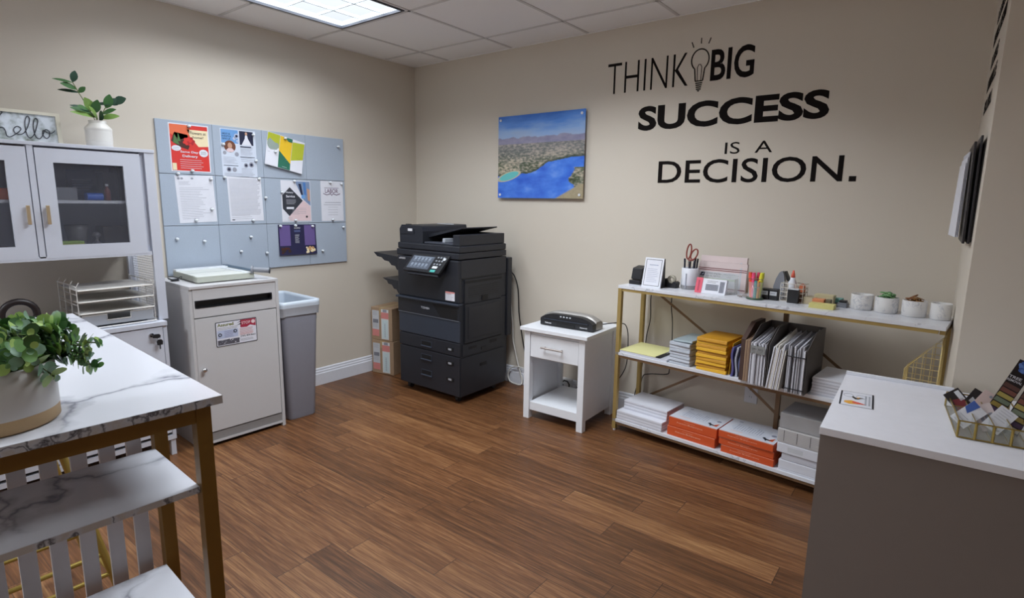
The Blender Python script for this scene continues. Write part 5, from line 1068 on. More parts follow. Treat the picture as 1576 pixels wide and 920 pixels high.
# --- middle shelf
YP = mat('pad_yellow', 'e6e3a4', .6)
def stack(mb, x0, y0, x1, y1, h, n, m, m2, jit=.002, rnd=None):
    rnd = rnd or random
    for i in range(n):
        a, b = (rnd.random()-.5)*2*jit, (rnd.random()-.5)*2*jit
        mb.box((x0+a, y0+b, h*i/n), (x1+a, y1+b, h*(i+1)/n-.0004), m if i % 2 else m2)
PG = mat('paper_grey', 'c9cad4', .6)  # slightly greyer paper for alternate sheets and a pale ream
on_shelf('paper_stack', 'thin stack of white sheets under the yellow paper on the middle shelf', 'paper', .026, .008, ZM, lambda mb: stack(mb, 0, 0, .308, .25, .012, 3, PAPER, PG, .001))
on_shelf('paper_pad', 'pale yellow sheet of paper lying on the left of the middle shelf', 'paper', .026, .008, ZM+.0125, lambda mb: (mb.box((0, 0, 0), (.235, .25, .004), YP)))
on_shelf('paper_binder', 'black strip bound along the edge of the yellow paper on the middle shelf', 'binder', .264, .008, ZM+.0125, lambda mb: (mb.box((0, 0, 0), (.026, .25, .006), BLACK), mb.box((.008, .11, .0062), (.012, .15, .0066), LGR)), bevel=.001)
GE = mat('envelope_grey', 'b4bac4', .55, var=.03); GE2 = mat('envelope_blue', '9aa8ae', .5)
def envs(k, n, cols, u, v, w, d, h, lab, group, name, tiltx=0, rz0=0, jit=.006):
    rnd = random.Random(k); z = ZM+.0005
    for i in range(n):
        t_ = h/n
        def f(mb, t_=t_, i=i, rnd=rnd):
            mb.hexa([(0, 0, 0), (w, 0, 0), (w, d, 0), (0, d, 0), (0, .004, t_-.0006), (w, .004, t_-.0006), (w, d-.003, t_*.9), (0, d-.003, t_*.9)], cols[i % len(cols)])
        on_shelf(name, lab(i), 'envelope', u+(rnd.random()-.5)*jit+tiltx*i, v+(rnd.random()-.5)*jit, z, f, rz0+(rnd.random()-.5)*.06, group, bevel=.0025)
        z += t_
ordn = ['bottom', 'second from the bottom', 'third from the bottom', 'fourth from the bottom', 'fifth from the bottom', 'sixth from the bottom', 'seventh from the bottom', 'eighth from the bottom', 'ninth from the bottom', 'topmost']
envs(1, 7, [GE, mat('envelope_pale', 'c3c8d2', .55)], .345, .012, .125, .23, .125, lambda i: 'pale grey bubble mailer left of the yellow stack, '+(ordn[i] if i < 6 else 'top one')+' of its pile', 'pile of pale grey bubble mailers', 'grey_mailer', -.001, -.06)
on_shelf('blue_mailer', 'blue grey wrapped envelope lying on top of the pile of pale grey mailers', 'envelope', .357, .02, ZM+.127, lambda mb: mb.hexa([(0, 0, 0), (.115, 0, .004), (.115, .21, .006), (0, .21, 0), (0, .004, .009), (.115, .004, .016), (.115, .205, .018), (0, .205, .012)], GE2), -.06, bevel=.002)
YM = [mat('mailer_yellow', 'dfa91f', .55, var=.05), mat('mailer_amber', 'c98f1c', .55, var=.05)]
envs(2, 10, YM, .500, .006, .165, .23, .178, lambda i: 'yellow padded mailer, '+ordn[i]+' of the pile on the middle shelf', 'pile of yellow padded mailers', 'yellow_mailer', 0, .02, .008)
on_shelf('yellow_envelope', 'thin yellow envelope standing on edge right of the yellow pile', 'envelope', .674, .03, ZM, lambda mb: mb.hexa([(0, 0, 0), (.003, 0, 0), (.003, .2, 0), (0, .2, 0), (.012, 0, .17), (.015, 0, .17), (.015, .2, .18), (.012, .2, .18)], YM[0]))
BV = mat('bag_violet', '5c5a92', .4); BWt = mat('bag_pale', 'b9bccb', .4)
for k in range(3):
    def f(mb, k=k):
        n = 8; pr = [(.005*math.sin(i*.8+k), .155*i/n) for i in range(n+1)]
        T0 = mb.T; mb.T = T0 @ frame((0, -.02+.012*k, 0), (1, 0, 0), (0, 0, 1)); mb.prism([(x, z) for x, z in pr]+[(x+.009, z) for x, z in pr[::-1]], -.19+.012*k, 0, [BV, BWt, mat('bag_blue', '7680ae', .4)][k])
    on_shelf('plastic_mailer', ['violet plastic mailer standing beside the yellow pile', 'pale plastic mailer between the violet mailer and the blue one', 'blue plastic mailer standing against the brown folder'][k], 'envelope', .692+.016*k, .03, ZM, f, 0, 'plastic mailers on edge')
t = shelf_thing('brown_folder', 'dark brown accordion folder standing left of the file racks', 'folder', .744, .0, ZM)
BRF = mat('folder_brown', '4a3630', .6, var=.1); BRF2 = mat('folder_light', '8a7060', .6)
mb = MB(frame((0, 0, 0), (0, 1, 0), (0, 0, 1))); mb.prism([(-.015, 0), (.24, 0), (.24, .285), (.1, .285), (-.015, .215)], 0, .022, BRF); build('cover', mb, t, bevel=.002)
mb = MB(frame((.0225, 0, 0), (0, 1, 0), (0, 0, 1)))
for i in range(5): mb.prism([(-.02, 0.002), (.23, 0.002), (.23, .25), (-.02, .21)], .0005+.0062*i, .0057+.0062*i, BRF2 if i % 2 else CARD)
build('papers', mb, t)
def rack(label, u, w):
    t = shelf_thing('file_rack', label, 'file rack', u, -.045, ZM)
    m_ = mat('rack_brown', '55504f', .45)
    mb = MB(); mb.box((0, .045, 0), (w, .27, .003), m_)
    for x in (0, w-.003):
        mb.add([], [], m_); T_ = frame((x, 0, 0), (0, 1, 0), (0, 0, 1)); s_ = MB(T_); s_.prism([(.0, 0), (.27, 0), (.27, .285), (.12, .285), (0, .215)], 0, .003, m_); mb.v += s_.v and []; n0 = len(mb.v); mb.v += s_.v; mb.f += [[q+n0 for q in f] for f in s_.f]; mb.mi += [mb.idx(m_)]*len(s_.f); mb.sm += s_.sm
    mb.box((.003, .267, .003), (w-.003, .27, .285), m_); build('body', mb, t)
    return t
def files(label, u, w, n, h0, h1, tilt, cols, group, v0=-.05, dark_top=True):
    rnd = random.Random(int(u*1000))
    def f(mb):
        for i in range(n):
            x = w*i/n; h = h0+(h1-h0)*rnd.random(); d = (rnd.random()-.5)*.012; tt = w/n*.85
            mb.hexa([(x, d, 0), (x+tt, d, 0), (x+tt, .25, 0), (x, .25, 0), (x+tilt*h, d+.004*rnd.random(), h), (x+tt+tilt*h, d, h), (x+tt+tilt*h, .25, h+.05*rnd.random()), (x+tilt*h, .25, h+.05*rnd.random())], cols[i % len(cols)])
    return on_shelf('file_papers', label, 'papers', u, v0, ZM+.0035, f)
PGR = mat('page_grey', 'a9a9b0', .6, var=.06); PGW = mat('page_white', 'd2d2da', .6); PGD = mat('page_dark', '6d6c72', .6)
rack('left brown file rack packed with white printed pages', .800, .083); tag(files('white printed pages filling the left file rack', .8045, .072, 12, .20, .215, 0, [PGW, PGR, PGW], 'x'), kind='stuff')
mb = MB(ST(.8045, -.052, ZM, 0) @ frame((0, 0, 0), (1, 0, 0), (0, 0, 1))); mb.box((.002, .16, .001), (.07, .20, .003), mat('page_band', '8c8d8c', .5)); mb.text('DMV', INKD, .008, .178, .022, .010, .0034); mb.text('REG', INKD, .038, .178, .022, .010, .0034); lines(mb, .008, .062, .172, .165, 2, INKD, .0008, .0034); solo('label_strip', mb, 'grey label strip across the top of the pages in the left file rack', 'label')
rack('right brown file rack packed with folded forms and envelopes', .888, .172)
tag(files('loose white folded forms at the left of the right file rack', .893, .058, 8, .19, .225, .10, [PGW, mat('form_cream', 'd6d2cb', .6)], 'x', -.06), kind='stuff')
tag(files('grey window envelopes at the right of the right file rack', .976, .078, 11, .205, .235, .0, [PGR, PGW, PGD], 'x'), kind='stuff')
mb = MB(ST(.976, -.058, ZM, 0) @ frame((0, 0, 0), (1, 0, 0), (0, 0, 1))); mb.box((-.002, .178, 0), (.082, .183, .002), INKD); mb.box((-.002, .022, 0), (.082, .027, .002), INKD); mb.tube([(.03, .0, .001), (.028, .1, .001), (.034, .2, .001)], .001, INKD, 5); solo('elastic_band', mb, 'dark elastic bands round the grey envelopes in the right file rack', 'band')
on_shelf('envelope_stack', 'stack of white envelopes on the middle shelf right of the file racks', 'envelopes', 1.075, .018, ZM, lambda mb: stack(mb, 0, 0, .2, .235, .085, 12, PAPER, PG, .002), .0)
# --- bottom shelf
on_shelf('paper_stack', 'wide low stack of white paper at the left of the bottom shelf', 'paper', .028, .004, ZL, lambda mb: stack(mb, 0, 0, .300, .265, .055, 6, PAPER, PG, .0015), .0)
on_shelf('paper_stack', 'smaller stack of white paper set back on top of the wide low stack', 'paper', .045, .06, ZL+.056, lambda mb: stack(mb, 0, 0, .285, .21, .055, 6, PAPER, PG, .002), .0)
ORB = mat('ream_orange', 'd2562a', .45, var=.05); RW = mat('ream_white', 'd9dbe4', .4); RG = mat('ream_grey_print', '8f93a6', .5)
def ream(label, u, v, z, h, rz, top, w=.279, d=.216):
    t = shelf_thing('paper_ream', label, 'paper ream', u, v, z, rz, 'orange reams of copy paper')
    mb = MB(); mb.box((0, 0, 0), (w, d, h-.0006), ORB); build('wrapper', mb, t, bevel=.003)
    F = frame((0, -.0003, 0), (1, 0, 0), (0, 0, 1)); mb = MB(F); mb.text('Premium Multipurpose', mat('ream_pale', 'f0b49a', .5), .05, h*.42, .15, h*.18, .0003, .01); lines(mb, .09, .17, h*.75, h*.70, 1, mat('ream_pale', 'f0b49a', .5), .0012, .0003); mb.rect(.0, h-.003, w, h-.0015, mat('ream_pale', 'f0b49a', .5), .0003); build('print', mb, t)
    if top:
        mb = MB(); mb.box((.001, .001, h-.0004), (w-.001, d-.001, h), RW); build('top_label', mb, t)
        mb = MB(Matrix.Translation((0, 0, h+.0003))); mb.poly([(.03, .10), (.05, .17), (.22, .17), (.24, .03), (.06, .04)], mat('ream_panel', 'cfd3de', .45), 0)
        for i in range(11): x = .055+.013*i; mb.rect(x, .06+.006*(i % 3), x+.003, .15-.008*(i % 4), RG, .0003)
        mb.poly([(.235, .035), (.262, .03), (.262, .08)], ORB, .0004); mb.disc(.245, .11, .013, RG, .0004, 14)
        mb.poly([(.205, .055), (.215, .066), (.225, .052), (.245, .045), (.262, .058), (.245, .036), (.232, .034), (.23, .018), (.222, .036), (.212, .045)], INKD, .0006); mb.rect(.05, .035, .11, .039, mat('ream_pale', 'f0b49a', .5), .0005); mb.rect(.04, .18, .06, .19, RG, .0003); build('top_print', mb, t)
    return t
ream('bottom orange ream of the left pile of two', .360, .012, ZL, .055, .0, False); ream('top orange ream of the left pile of two, with a bird on its white label', .366, .014, ZL+.0555, .055, 0, True)
ream('bottom orange ream of the right pile of three', .674, .008, ZL, .040, .0, False, .27); ream('middle orange ream of the right pile of three', .662, .006, ZL+.0405, .040, .015, False); ream('top orange ream of the right pile of three, with a bird on its white label', .660, .0, ZL+.081, .040, .0, True)
def blk(lab, u, v, z, w, d, h, m, rz=0, f=None, name='paper_ream'):
    t = shelf_thing(name, lab, 'paper ream', u, v, z, rz, 'reams at the right of the bottom shelf')
    mb = MB(); mb.box((0, 0, 0), (w, d, h-.0006), m); build('wrapper', mb, t, bevel=.003)
    if f: mb = MB(frame((0, -.0004, 0), (1, 0, 0), (0, 0, 1))); f(mb); build('print', mb, t)
GRW = mat('ream_plain_grey', 'a3a2a4', .5); CRK = mat('ream_wrinkled', 'bdbab9', .5, bump=.5, scale=60)
blk('lowest white ream of the pale pile on the right', .965, .012, ZL, .279, .216, .055, RW, 0, lambda mb: lines(mb, .01, .25, .012, .01, 1, INK, .001, 0))
blk('pale grey ream, second from the bottom of the pale pile', .975, .014, ZL+.0555, .279, .216, .036, PG, .0)
blk('white ream with a pale label, in the middle of the pale pile', .952, .008, ZL+.092, .279, .216, .050, RW, 0, lambda mb: mb.rect(.05, .012, .12, .035, LGR, 0))
blk('crumpled printed ream, second from the top of the pale pile', .948, .012, ZL+.1425, .279, .216, .07, CRK, -.02, lambda mb: [lines(mb, .01, .27, .062, .01, 7, INK, .0012, 0, .5)]+[mb.rect(.03+.06*i, .01, .032+.06*i, .065, INKD, .0003) for i in range(4)])
blk('plain grey ream on top of the pale pile on the right', .950, .022, ZL+.213, .279, .22, .078, GRW, 0, name='paper_ream')
# gold wire file holder at the right end of the middle shelf
t = shelf_thing('wire_file_holder', 'gold wire magazine holder with a sloping side at the right end of the middle shelf', 'file holder', 1.418, .155, ZM)
mb = MB(); hw_ = .118; w3 = .09; za, zb_ = .188, .338
def side(y):
    mb.tube([(0, y, .003), (0, y, za), (hw_, y, zb_), (hw_, y, .003)], .0028, GOLDW, 7, closed=True)
    for i in range(1, 4): x = hw_*i/4; mb.tube([(x, y, .003), (x, y, za+(zb_-za)*i/4)], .0015, GOLDW, 5)
    for z in (.05, .10, .15, .20, .25, .30): x0_ = max(0, (z-za)/(zb_-za)*hw_); mb.tube([(x0_, y, z), (hw_, y, z)], .0015, GOLDW, 5)
side(0); side(-w3)
for x, z in ((0, .003), (0, za), (hw_, zb_), (hw_, .003)): mb.tube([(x, 0, z), (x, -w3, z)], .0028, GOLDW, 7)
for z in (.05, .1, .15, .2, .25, .3): mb.tube([(hw_, 0, z), (hw_, -w3, z)], .0015, GOLDW, 5)
for k in range(1, 4): y = -w3*k/4; mb.tube([(0, y, .003), (hw_, y, .003)], .0015, GOLDW, 5); mb.tube([(hw_, y, .003), (hw_, y, zb_)], .0015, GOLDW, 5); mb.tube([(0, y, .003), (0, y, za)], .0015, GOLDW, 5)
build('wire_body', mb, t)
# cords behind the shelf
cord('hanging_cable', [SP(.055, .305, .86), SP(.045, .31, .78), SP(.05, .31, .66), SP(.03, .312, .55), SP(.02, .31, .42), SP(.0, .31, .28), SP(-.03, .312, .16), SP(-.05, .318, .06)], .003, BC, 'left thin black cord hanging behind the gold shelf unit')
cord('hanging_cable', [SP(.19, .305, .86), SP(.185, .312, .76), SP(.2, .31, .66), SP(.205, .31, .52), SP(.20, .31, .36), SP(.18, .31, .325), SP(.06, .31, .30), SP(.012, .315, .26), SP(-.005, .318, .1)], .003, BC, 'right thin black cord hanging behind the gold shelf unit')
# ================================================================== RIGHT WALL
def RW_(s, z): return frame((3.65+.02373*s, -s, z), (.02373, -1, 0), (0, 0, 1))
rnd = random.Random(5); Z5 = [1.747, 1.832, 1.918, 2.012, 2.092]
for k, (s0, s1, z, lab) in enumerate([(.22, .62, Z5[0], 'lowest line of the small black wall lettering on the right wall edge'), (.22, .68, Z5[1], 'second line from the bottom of the black lettering on the right wall edge'), (.25, .60, Z5[2], 'middle line of the black lettering on the right wall edge'), (.2, .74, Z5[3], 'second line from the top of the black lettering on the right wall edge'), (.24, .72, Z5[4], 'topmost line of black lettering on the right wall edge')]):
    mb = MB(RW_(0, z)); x = s0; h = .05
    while x < s1-.03:
        w = .03+.012*rnd.random(); kind = rnd.randrange(4)
        mb.box((x, 0, .0004), (x+.010, h, .0012), VINYL)
        if kind != 1: mb.box((x+.010, h-.010, .0004), (x+w, h, .0012), VINYL)
        if kind in (0, 2): mb.box((x+.010, h/2-.005, .0004), (x+w-.004, h/2+.005, .0012), VINYL)
        if kind in (0, 3): mb.box((x+w-.010, 0, .0004), (x+w, h-.01, .0012), VINYL)
        if kind in (1, 2): mb.box((x+.010, 0, .0004), (x+w, .010, .0012), VINYL)
        x += w+.012
    solo('wall_lettering', mb, lab, 'wall lettering', 'lettering on the right wall edge')
wf = thing('wall_file_holder', 'black wall file holder hanging on the right wall edge', 'file holder', (3.66, -.48, 1.24))
mb = MB(RW_(0, 0)); FB = mat('file_black', '201e24', .4)
mb.box((.36, 1.25, .0006), (.72, 1.60, .004), FB); build('back_panel', mb, wf, world=True)
for i in range(2):
    o0, o1 = .005+.014*i, .017+.016*i
    mb = MB(RW_(0, 0)); mb.hexa([(.37, 1.245, o0), (.73, 1.245, o0), (.73, 1.245, o0+.008), (.37, 1.245, o0+.008), (.37, 1.62-.02*i, o1-.008), (.73, 1.62-.02*i, o1-.008), (.73, 1.62-.02*i, o1), (.37, 1.62-.02*i, o1)][:0] or [(.37, 1.245, o0+.008), (.73, 1.245, o0+.008), (.73, 1.245, o0), (.37, 1.245, o0), (.37, 1.62-.02*i, o1), (.73, 1.62-.02*i, o1), (.73, 1.62-.02*i, o1-.007), (.37, 1.62-.02*i, o1-.007)], FB); build('pocket', mb, wf, world=True, bevel=.002)
wp = thing('paper_sheets', 'white sheets standing in the black wall file holder', 'papers', (3.62, -.45, 1.25))
for i in range(3):
    o = .036+.004*i; k = .016; s0, s1 = .34+.015*i, .60
    mb = MB(RW_(0, 0)); mb.hexa([(s0, 1.262, o+k+.002), (s1, 1.262, o+.002), (s1, 1.262, o), (s0, 1.262, o+k), (s0+.02, 1.575-.02*i, o+k*.6+.002), (s1+.02, 1.575-.02*i, o+.002), (s1+.02, 1.575-.02*i, o), (s0+.02, 1.575-.02*i, o+k*.6)], PAPER if i else PG); build('sheet', mb, wp, world=True)
# ================================================================== DESK ON THE RIGHT
DZ = .75
dk = thing('counter_desk', 'grey fronted desk with a white top at the right edge, below the wall corner', 'desk', (3.376, -1.572, 0), .03)
DTOP = mat('desk_top', 'e8e8f0', .4); DFR = mat('desk_front', '7f7672', .5, var=.02)
mb = MB(); mb.box((0, 0, DZ-.022), (.95, .65, DZ), DTOP); build('top', mb, dk, bevel=.001)
mb = MB(); mb.box((.002, .008, .003), (.93, .026, DZ-.0225), DFR); build('front_panel', mb, dk)
mb = MB(); mb.box((.002, .0265, .003), (.02, .64, DZ-.0225), DTOP); mb.box((.93, .0085, .003), (.948, .64, DZ-.0225), DTOP); build('side_panel', mb, dk)
mb = MB(); mb.box((.0, .637, DZ+.0003), (.32, .65, DZ+.012), TRIM); build('back_rim', mb, dk, bevel=.001)
mb = MB(); mb.tube([(0.481, .008, .655), (0.478, -.012, .64), (0.478, -.018, .60), (0.478, -.012, .555), (0.481, .008, .54)], .0085, BLACK, 8); build('handle', mb, dk)
mb = MB(); mb.cyl((.472, -.022, .617), (.472, -.029, .617), .004, TRIM, n=10); build('handle_stud', mb, dk)
def desk_thing(name, label, cat, x, y, z=DZ, rz=0, group=None): return thing(name, label, cat, (x, y, z+.0005), rz, group)
mb = MB(TR(3.427, -1.238, DZ+.0005, .09)); w, h = .094, .158
mb.box((-w/2, -h/2, 0), (w/2, h/2, .0006), PAPER)
mb.rect(-w/2, -h/2, -w/2+.005, h/2, INKD, .0008); mb.rect(w/2-.005, -h/2, w/2, h/2, INKD, .0008); mb.rect(-w/2, h/2-.002, w/2, h/2, INKD, .0008); mb.rect(-w/2, -h/2, w/2, -h/2+.002, INKD, .0008)
fy = mat('flame_yellow', 'e8a83c', .5); fr_ = mat('flame_red', 'e0584a', .5)
mb.poly([(-.034, -.05), (-.02, -.062), (.0, -.055), (.012, -.05), (.022, -.052), (.0, -.03), (-.014, -.02), (-.034, -.034)], fy, .0009); mb.poly([(-.012, -.045), (.004, -.052), (.014, -.05), (.028, -.048), (.006, -.032), (-.01, -.028)], fr_, .0011)
mb.poly([(-.012, .03), (.0, .012), (.008, .02), (.02, .026), (.004, .0), (-.004, -.004), (-.014, .016)], mat('bird_black', '1d1a16', .5), .0011); mb.poly([(-.002, .018), (.01, .024), (.004, .008)], fy, .0013)
for x, y in ((-.024, .034), (.012, .03)): mb.tube([(x+.014*math.cos(t), y+.018*math.sin(t), .0010) for t in [2*PI*i/18 for i in range(18)]], .0005, INK, 4, closed=True)
for i in range(2):
    x = .022+.010*i; mb.rect(x, -.055, x+.006, .055, LGR, .0009)
    for j in range(8): mb.rect(x+.001, -.05+.013*j, x+.005, -.042+.013*j, INK, .0011)
solo('printed_card', mb, 'white card with a flame and a black bird lying on the desk top', 'card')
# ---- brass and glass organizer
OX, OY, OR = 3.684, -1.410, .10
og = desk_thing('card_organizer', 'glass organizer with brass edges full of business cards on the desk', 'organizer', OX, OY, DZ, OR)
GLS = glass_mat('organizer_glass', 'd5dbd2', .14, .03); BRASS = mat('brass', 'a8904e', .3, metal=.8)
OW, OD, OH = .150, .285, .048
def strips(mb, segs, r=.0022):
    for a, b in segs: mb.tube([a, b], r, BRASS, 6)
mb = MB(); c4 = [(0, 0), (OW, 0), (OW, OD), (0, OD)]
for z in (.0025, OH): strips(mb, [((*c4[i], z), (*c4[(i+1) % 4], z)) for i in range(4)])
strips(mb, [((x, y, .0025), (x, y, OH)) for x, y in c4], .003)
for z in (.0025, OH): strips(mb, [((0, OD/2, z), (OW, OD/2, z))]+[((OW*i/4, 0, z), (OW*i/4, OD, z)) for i in range(1, 4)], .0014)
for i in range(1, 4): strips(mb, [((OW*i/4, 0, .002), (OW*i/4, 0, OH))], .0035)
build('brass_frame', mb, og)
mb = MB()
for a, b in (((.001, -.0008, .003), (OW-.001, .0008, OH)), ((.001, OD-.0008, .003), (OW-.001, OD+.0008, OH)), ((-.0008, .001, .003), (.0008, OD-.001, OH)), ((OW-.0008, .001, .003), (OW+.0008, OD-.001, OH)), ((.001, OD/2-.0006, .003), (OW-.001, OD/2+.0006, OH))): mb.box(a, b, GLS)
for i in range(1, 4): mb.box((OW*i/4-.0006, .002, .003), (OW*i/4+.0006, OD-.002, OH), GLS)
mb.box((.001, .001, .0005), (OW-.001, OD-.001, .002), mat('organizer_floor', '7d756c', .2)); build('glass', mb, og)
def card(label, u, v, base, deco, spin=.6, lean=-.35, turn=0, w=.044, h=.072, dz=-.004):
    p = Matrix.Translation((OX, OY, DZ+.0005)) @ Matrix.Rotation(OR, 4, 'Z')
    M = p @ Matrix.Translation((u, v, .047+dz)) @ Matrix.Rotation(turn, 4, 'Z') @ Matrix.Rotation(lean, 4, 'X') @ Matrix.Rotation(spin, 4, 'Y') @ frame((0, 0, 0), (1, 0, 0), (0, 0, 1))
    mb = MB(M); mb.box((-w/2, -h/2, -.002), (w/2, h/2, .002), base); deco(mb); solo('business_card', mb, label, 'card', 'business cards in the glass organizer')
CK = mat('card_black', '2a2326', .4); CRD = mat('card_maroon', '7d3038', .4); CPK = mat('card_pink', 'dcc4c0', .4); CBL = mat('card_blue', '4a68b4', .4)
card('black and maroon card at the back left of the glass organizer', .022, .21, CK, lambda mb: (mb.poly([(-.02, -.035), (.01, -.035), (.015, .005), (-.012, .012)], CRD, .0024), mb.rect(.005, .0, .018, .03, PAPER, .0024)), -.7)
card('white card with a blue print at the front left of the glass organizer', .030, .085, PAPER, lambda mb: (mb.poly([(-.022, .01), (-.005, .0), (.0, .036), (-.022, .038)], CBL, .0024), lines(mb, -.015, .018, -.01, -.03, 3, INK, .001, .0024)), .75)
card('dark grey card standing behind the pink one in the glass organizer', .062, .235, CK, lambda mb: mb.poly([(-.018, -.03), (.0, -.03), (.01, .0), (-.012, .01)], LGR, .0024), .5)
card('pale pink card in the back row of the glass organizer', .088, .225, CPK, lambda mb: mb.disc(-.005, .025, .004, INK, .0024, 10), .55, w=.055)
card('white card with small photos in the middle of the glass organizer', .072, .10, mat('card_blush', 'e0d2d2', .4), lambda mb: [mb.rect(-.015+.011*i, -.01, -.006+.011*i, .01, INK, .0024) for i in range(3)], -.45, dz=-.006)
card('white card with a signature at the front of the glass organizer', .098, .085, PAPER, lambda mb: (lines(mb, -.015, .018, .03, .0, 5, INK, .0008, .0024), mb.tube([(.0, -.028, .0024), (.008, -.02, .0024), (.012, -.03, .0024), (.018, -.024, .0024)], .0008, INKD, 4)), .6)
def brochure(label, u, v, tilt, spin):
    p = Matrix.Translation((OX, OY, DZ+.0005)) @ Matrix.Rotation(OR, 4, 'Z')
    M = p @ Matrix.Translation((u, v, .004)) @ Matrix.Rotation(spin, 4, 'Y') @ Matrix.Rotation(tilt, 4, 'X') @ frame((0, 0, 0), (1, 0, 0), (0, 0, 1))
    mb = MB(M); w, h = .041, .195; mb.box((-w/2, 0, -.0015), (w/2, h, .0015), mat('brochure_dark', '2a2022', .4))
    for i in range(16): a = rnd.random(); mb.disc(-.002+(a-.5)*.02, .175+.026*(rnd.random()-.5), .006, CBL if i % 3 else mat('brochure_blue', '6f93d8', .4), .0018+.00003*i, 7)
    mb.text('TREE', PAPER, -.02, .137, .03, .008, .0018, .02); mb.text('REMOVAL', PAPER, -.02, .127, .036, .007, .0018, .02)
    for i, c in enumerate(['6b4a44', '8c5a50', 'c8b86a', '8c9a86', 'b9a25a', '5c4668', 'd8d0c8']): mb.poly([(-.02, .108-.016*i), (.018, .104-.016*i), (.020, .116-.016*i), (-.018, .121-.016*i)], mat('br_'+c, c, .4), .0018)
    solo('brochure', mb, label, 'brochure', 'dark brochures in the glass organizer')
brochure('left of two tall dark brochures leaning in the glass organizer, with a blue emblem', .098, .215, .0, .34)
brochure('right of two tall dark brochures leaning in the glass organizer, cut by the photo edge', .122, .10, .0, .30)
# ================================================================== MARBLE BAR TABLE, FRONT LEFT
tb = thing('bar_table', 'white marble bar table with gold legs and built in side shelves, front left', 'table', (2.270, -2.718, 0), -.0513)
TZ, TL, TW = .90, 1.42, .64
MT = marble_mat('table_marble', 'd3d5dd', '7d7f8a', 1.9, .022, .22, .38); G = mat('table_gold', '80602a', .42, metal=.35, var=.05)
ME = marble_mat('table_edge', 'b3aeac', '4c4a50', 5.0, .05, .35, .30)  # edge marble: base darkened for its shaded side, dark veins are its own
mb = MB(); mb.box((-TL+.001, -TW+.001, TZ-.02), (-.001, -.001, TZ), MT); top_ = build('tabletop', mb, tb)
mb = MB()
for a, b in (((-.0009, -TW, TZ-.02), (0, 0, TZ-.0003)), ((-TL, -TW, TZ-.02), (-TL+.0009, 0, TZ-.0003)), ((-TL+.001, -.0009, TZ-.02), (-.001, 0, TZ-.0003)), ((-TL+.001, -TW, TZ-.02), (-.001, -TW+.0009, TZ-.0003))): mb.box(a, b, ME)
build('edge_band', mb, top_)
L0 = .034
for x in (-.022-L0, -.382, -TL+.022):
    for y in (-.020-L0, -TW+.02):
        mb = MB(); mb.box((x, y, 0), (x+L0, y+L0, TZ-.0205), G); build('leg', mb, tb, bevel=.001)
for y in (-.020-L0, -TW+.02):
    mb = MB(); mb.box((-TL+.022+L0, y+.002, TZ-.06), (-.3822, y+L0-.002, TZ-.0205), G); mb.box((-.3478, y+.002, TZ-.06), (-.0225-L0, y+L0-.002, TZ-.0205), G); build('apron', mb, tb)
for x in (-.022-L0, -TL+.022):
    mb = MB(); mb.box((x+.001, -TW+.02+L0, TZ-.062), (x+L0-.001, -.0205-L0, TZ-.0205), G); build('apron', mb, tb)
for z in (.672, .315):
    mb = MB(); mb.box((-.352, -TW+.024, z-.016), (-.036, -.0545, z), MT); sh_ = build('shelf', mb, tb); mb = MB(); mb.box((-.0358, -TW+.024, z-.016), (-.0350, -.0545, z-.0003), ME); build('edge_band', mb, sh_)
SLT = mat('white_slat', 'c9c7cc', .55, var=.07, scale=18)
for k in range(9):
    y = -.094-.0625*k
    mb = MB(); mb.box((-.400, y-.018, .02), (-.3875, y+.018, TZ-.0205), SLT); build('slat', mb, tb, bevel=.001)
mb = MB(); mb.box((-.399, -TW+.03, .0), (-.3885, -.06, .0195), SLT); build('slat_rail', mb, tb)
# stool under the table
sx, sy = 1.36, -2.955
so = thing('bar_stool', 'gold framed bar stool tucked under the marble table behind the slats', 'stool', (sx, sy, 0))
SG = mat('stool_gold', 'a8924a', .35, metal=.55)
mb = MB(); mb.lathe([(0, .60), (.15, .60), (.158, .606), (.158, .635), (.15, .645), (0, .648)], mat('stool_seat', '2b2a2c', .55), n=32); build('seat', mb, so)
for i in range(4):
    a = PI/4+PI/2*i; mb = MB(); mb.tube([(.12*math.cos(a), .12*math.sin(a), .5995), (.27*math.cos(a), .27*math.sin(a), .0)], .0115, SG, 8); build('leg', mb, so)
for z in (.20, .13):
    r = .12+(.6-z)/.6*.15; pts = [(r*math.cos(PI/4+PI/2*i), r*math.sin(PI/4+PI/2*i), z) for i in range(4)]
    mb = MB(); [mb.tube([pts[i], pts[(i+1) % 4]], .008, SG, 7) for i in range(4)]; build('footrest', mb, so)
# ---- eucalyptus in a pot
PX, PY = 2.095, -3.098
pot = thing('potted_plant', 'eucalyptus plant in a white pot with a tan base on the marble table', 'plant', (PX, PY, TZ+.0005))
PR, PH = .108, .125
POTW = mat('pot_glaze', 'c9c6c3', .3, var=.05, scale=10); POTT = mat('pot_tan', 'b89a72', .6)
mb = MB(); mb.lathe([(0, 0), (PR-.006, 0), (PR, .005), (PR, .03)], POTT, n=48); mb.lathe([(PR, .03), (PR+.0005, .031), (PR, PH), (PR-.003, PH+.002), (PR-.009, PH-.002), (PR-.010, .09)], POTW, n=48); build('pot', mb, pot)
mb = MB(); mb.add([(PR*.9*math.cos(2*PI*i/24), PR*.9*math.sin(2*PI*i/24), .1) for i in range(24)], [tuple(range(24))], mat('moss', '2c2a22', .9)); build('soil', mb, pot)
rnd = random.Random(11)
ms = MB(); ml = MB()
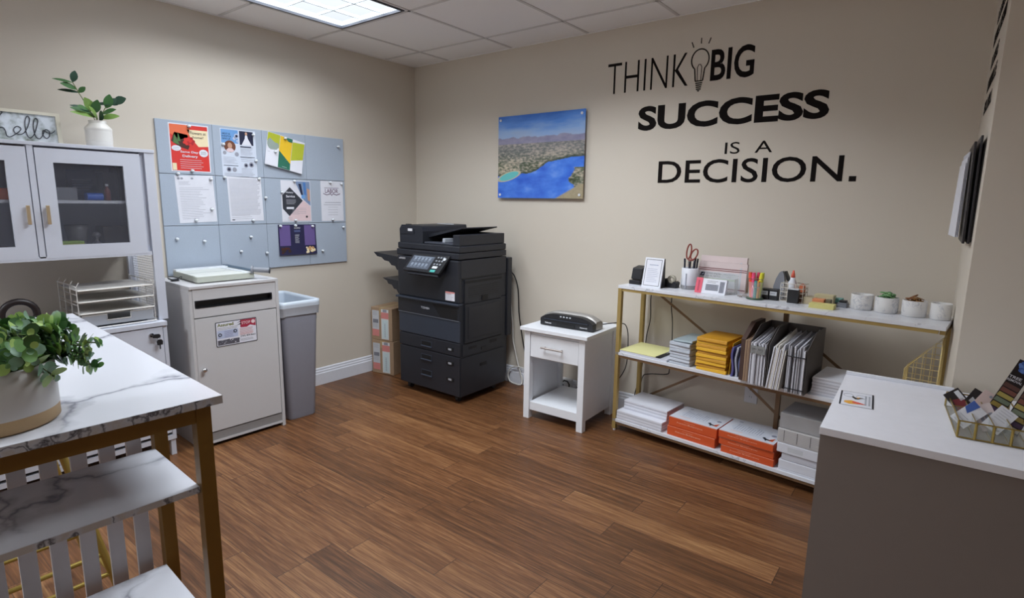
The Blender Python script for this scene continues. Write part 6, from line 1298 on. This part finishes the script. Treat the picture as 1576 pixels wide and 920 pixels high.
def rleaf(base, d, up, R, m):
    d = Vector(d).normalized(); s = d.cross(Vector(up)); s = (s if s.length > .1 else d.orthogonal()).normalized(); u = s.cross(d); c = Vector(base)+d*R*.95; n = 9
    vs = [c-u*(.18*R)]+[c+(d*math.cos(t)*R+s*math.sin(t)*R*.88)+u*(.10*R*math.cos(2*t)) for t in [2*PI*i/n for i in range(n)]]
    ml.add(vs, [(0, 1+i, 1+(i+1) % n) for i in range(n)], m, True)
stems = []
for k in range(64):
    a = 2*PI*k/64*5+rnd.random()*.3; reach = .03+.11*rnd.random(); hh = .03+.13*rnd.random()
    if k % 4 == 0: reach = .01+.04*rnd.random(); hh = .12+.06*rnd.random()
    stems.append((a, reach, hh))
# the long sprays seen over the table top, to the right of the pot
SPR = [((-.02, .19, .045), 0), ((.03, .172, .06), 0), ((.05, .150, .085), 0), ((.02, .170, .105), 0), ((-.03, .155, .14), 0), ((-.06, .120, .15), 0), ((.10, .085, .07), 0), ((-.10, .03, .16), 0), ((.02, -.05, .20), 0)]
paths = []
for a, r, h in stems:
    b = Vector((.045*math.cos(a), .045*math.sin(a), .1)); e = Vector(((.05+r)*math.cos(a), (.05+r)*math.sin(a), .1+h*.60))
    mid_ = (b+e)/2+Vector((0, 0, .03)); paths.append([b, mid_, e])
for e, _ in SPR:
    e = Vector(e)+Vector((0, 0, .03)); b = Vector((e.x*.25, e.y*.25, .1)); paths.append([b, (b+e)/2+Vector((0, 0, .035)), e])
lm = [mat('euc_green', '6a9650', .5, var=.25, scale=30), mat('euc_dark', '47703f', .5, var=.25, scale=30), mat('euc_light', '9dbb66', .5, var=.2, scale=30), mat('euc_grey', '73937a', .55, var=.2, scale=30)]
for pi, pth in enumerate(paths):
    pts = spline(pth, 6); ms.tube(pts, .0016, mat('euc_stem', '55603a', .6), 5)
    for i in range(2, len(pts)):
        t = (pts[i]-pts[i-1]).normalized(); R = (.0185-.007*i/len(pts))*(.8+.4*rnd.random())
        if i == len(pts)-1: R *= .6
        a0 = rnd.random()*6.28; o1 = t.orthogonal().normalized(); o2 = t.cross(o1)
        for q in (0, PI):
            s_ = o1*math.cos(a0+q)+o2*math.sin(a0+q); rleaf(pts[i], s_+t*.35+Vector((0, 0, .1)), t+Vector((0, 0, .5)), R, lm[(pi+i+int(rnd.random()*2)) % 4])
build('stem', ms, pot); build('leaves', ml, pot)
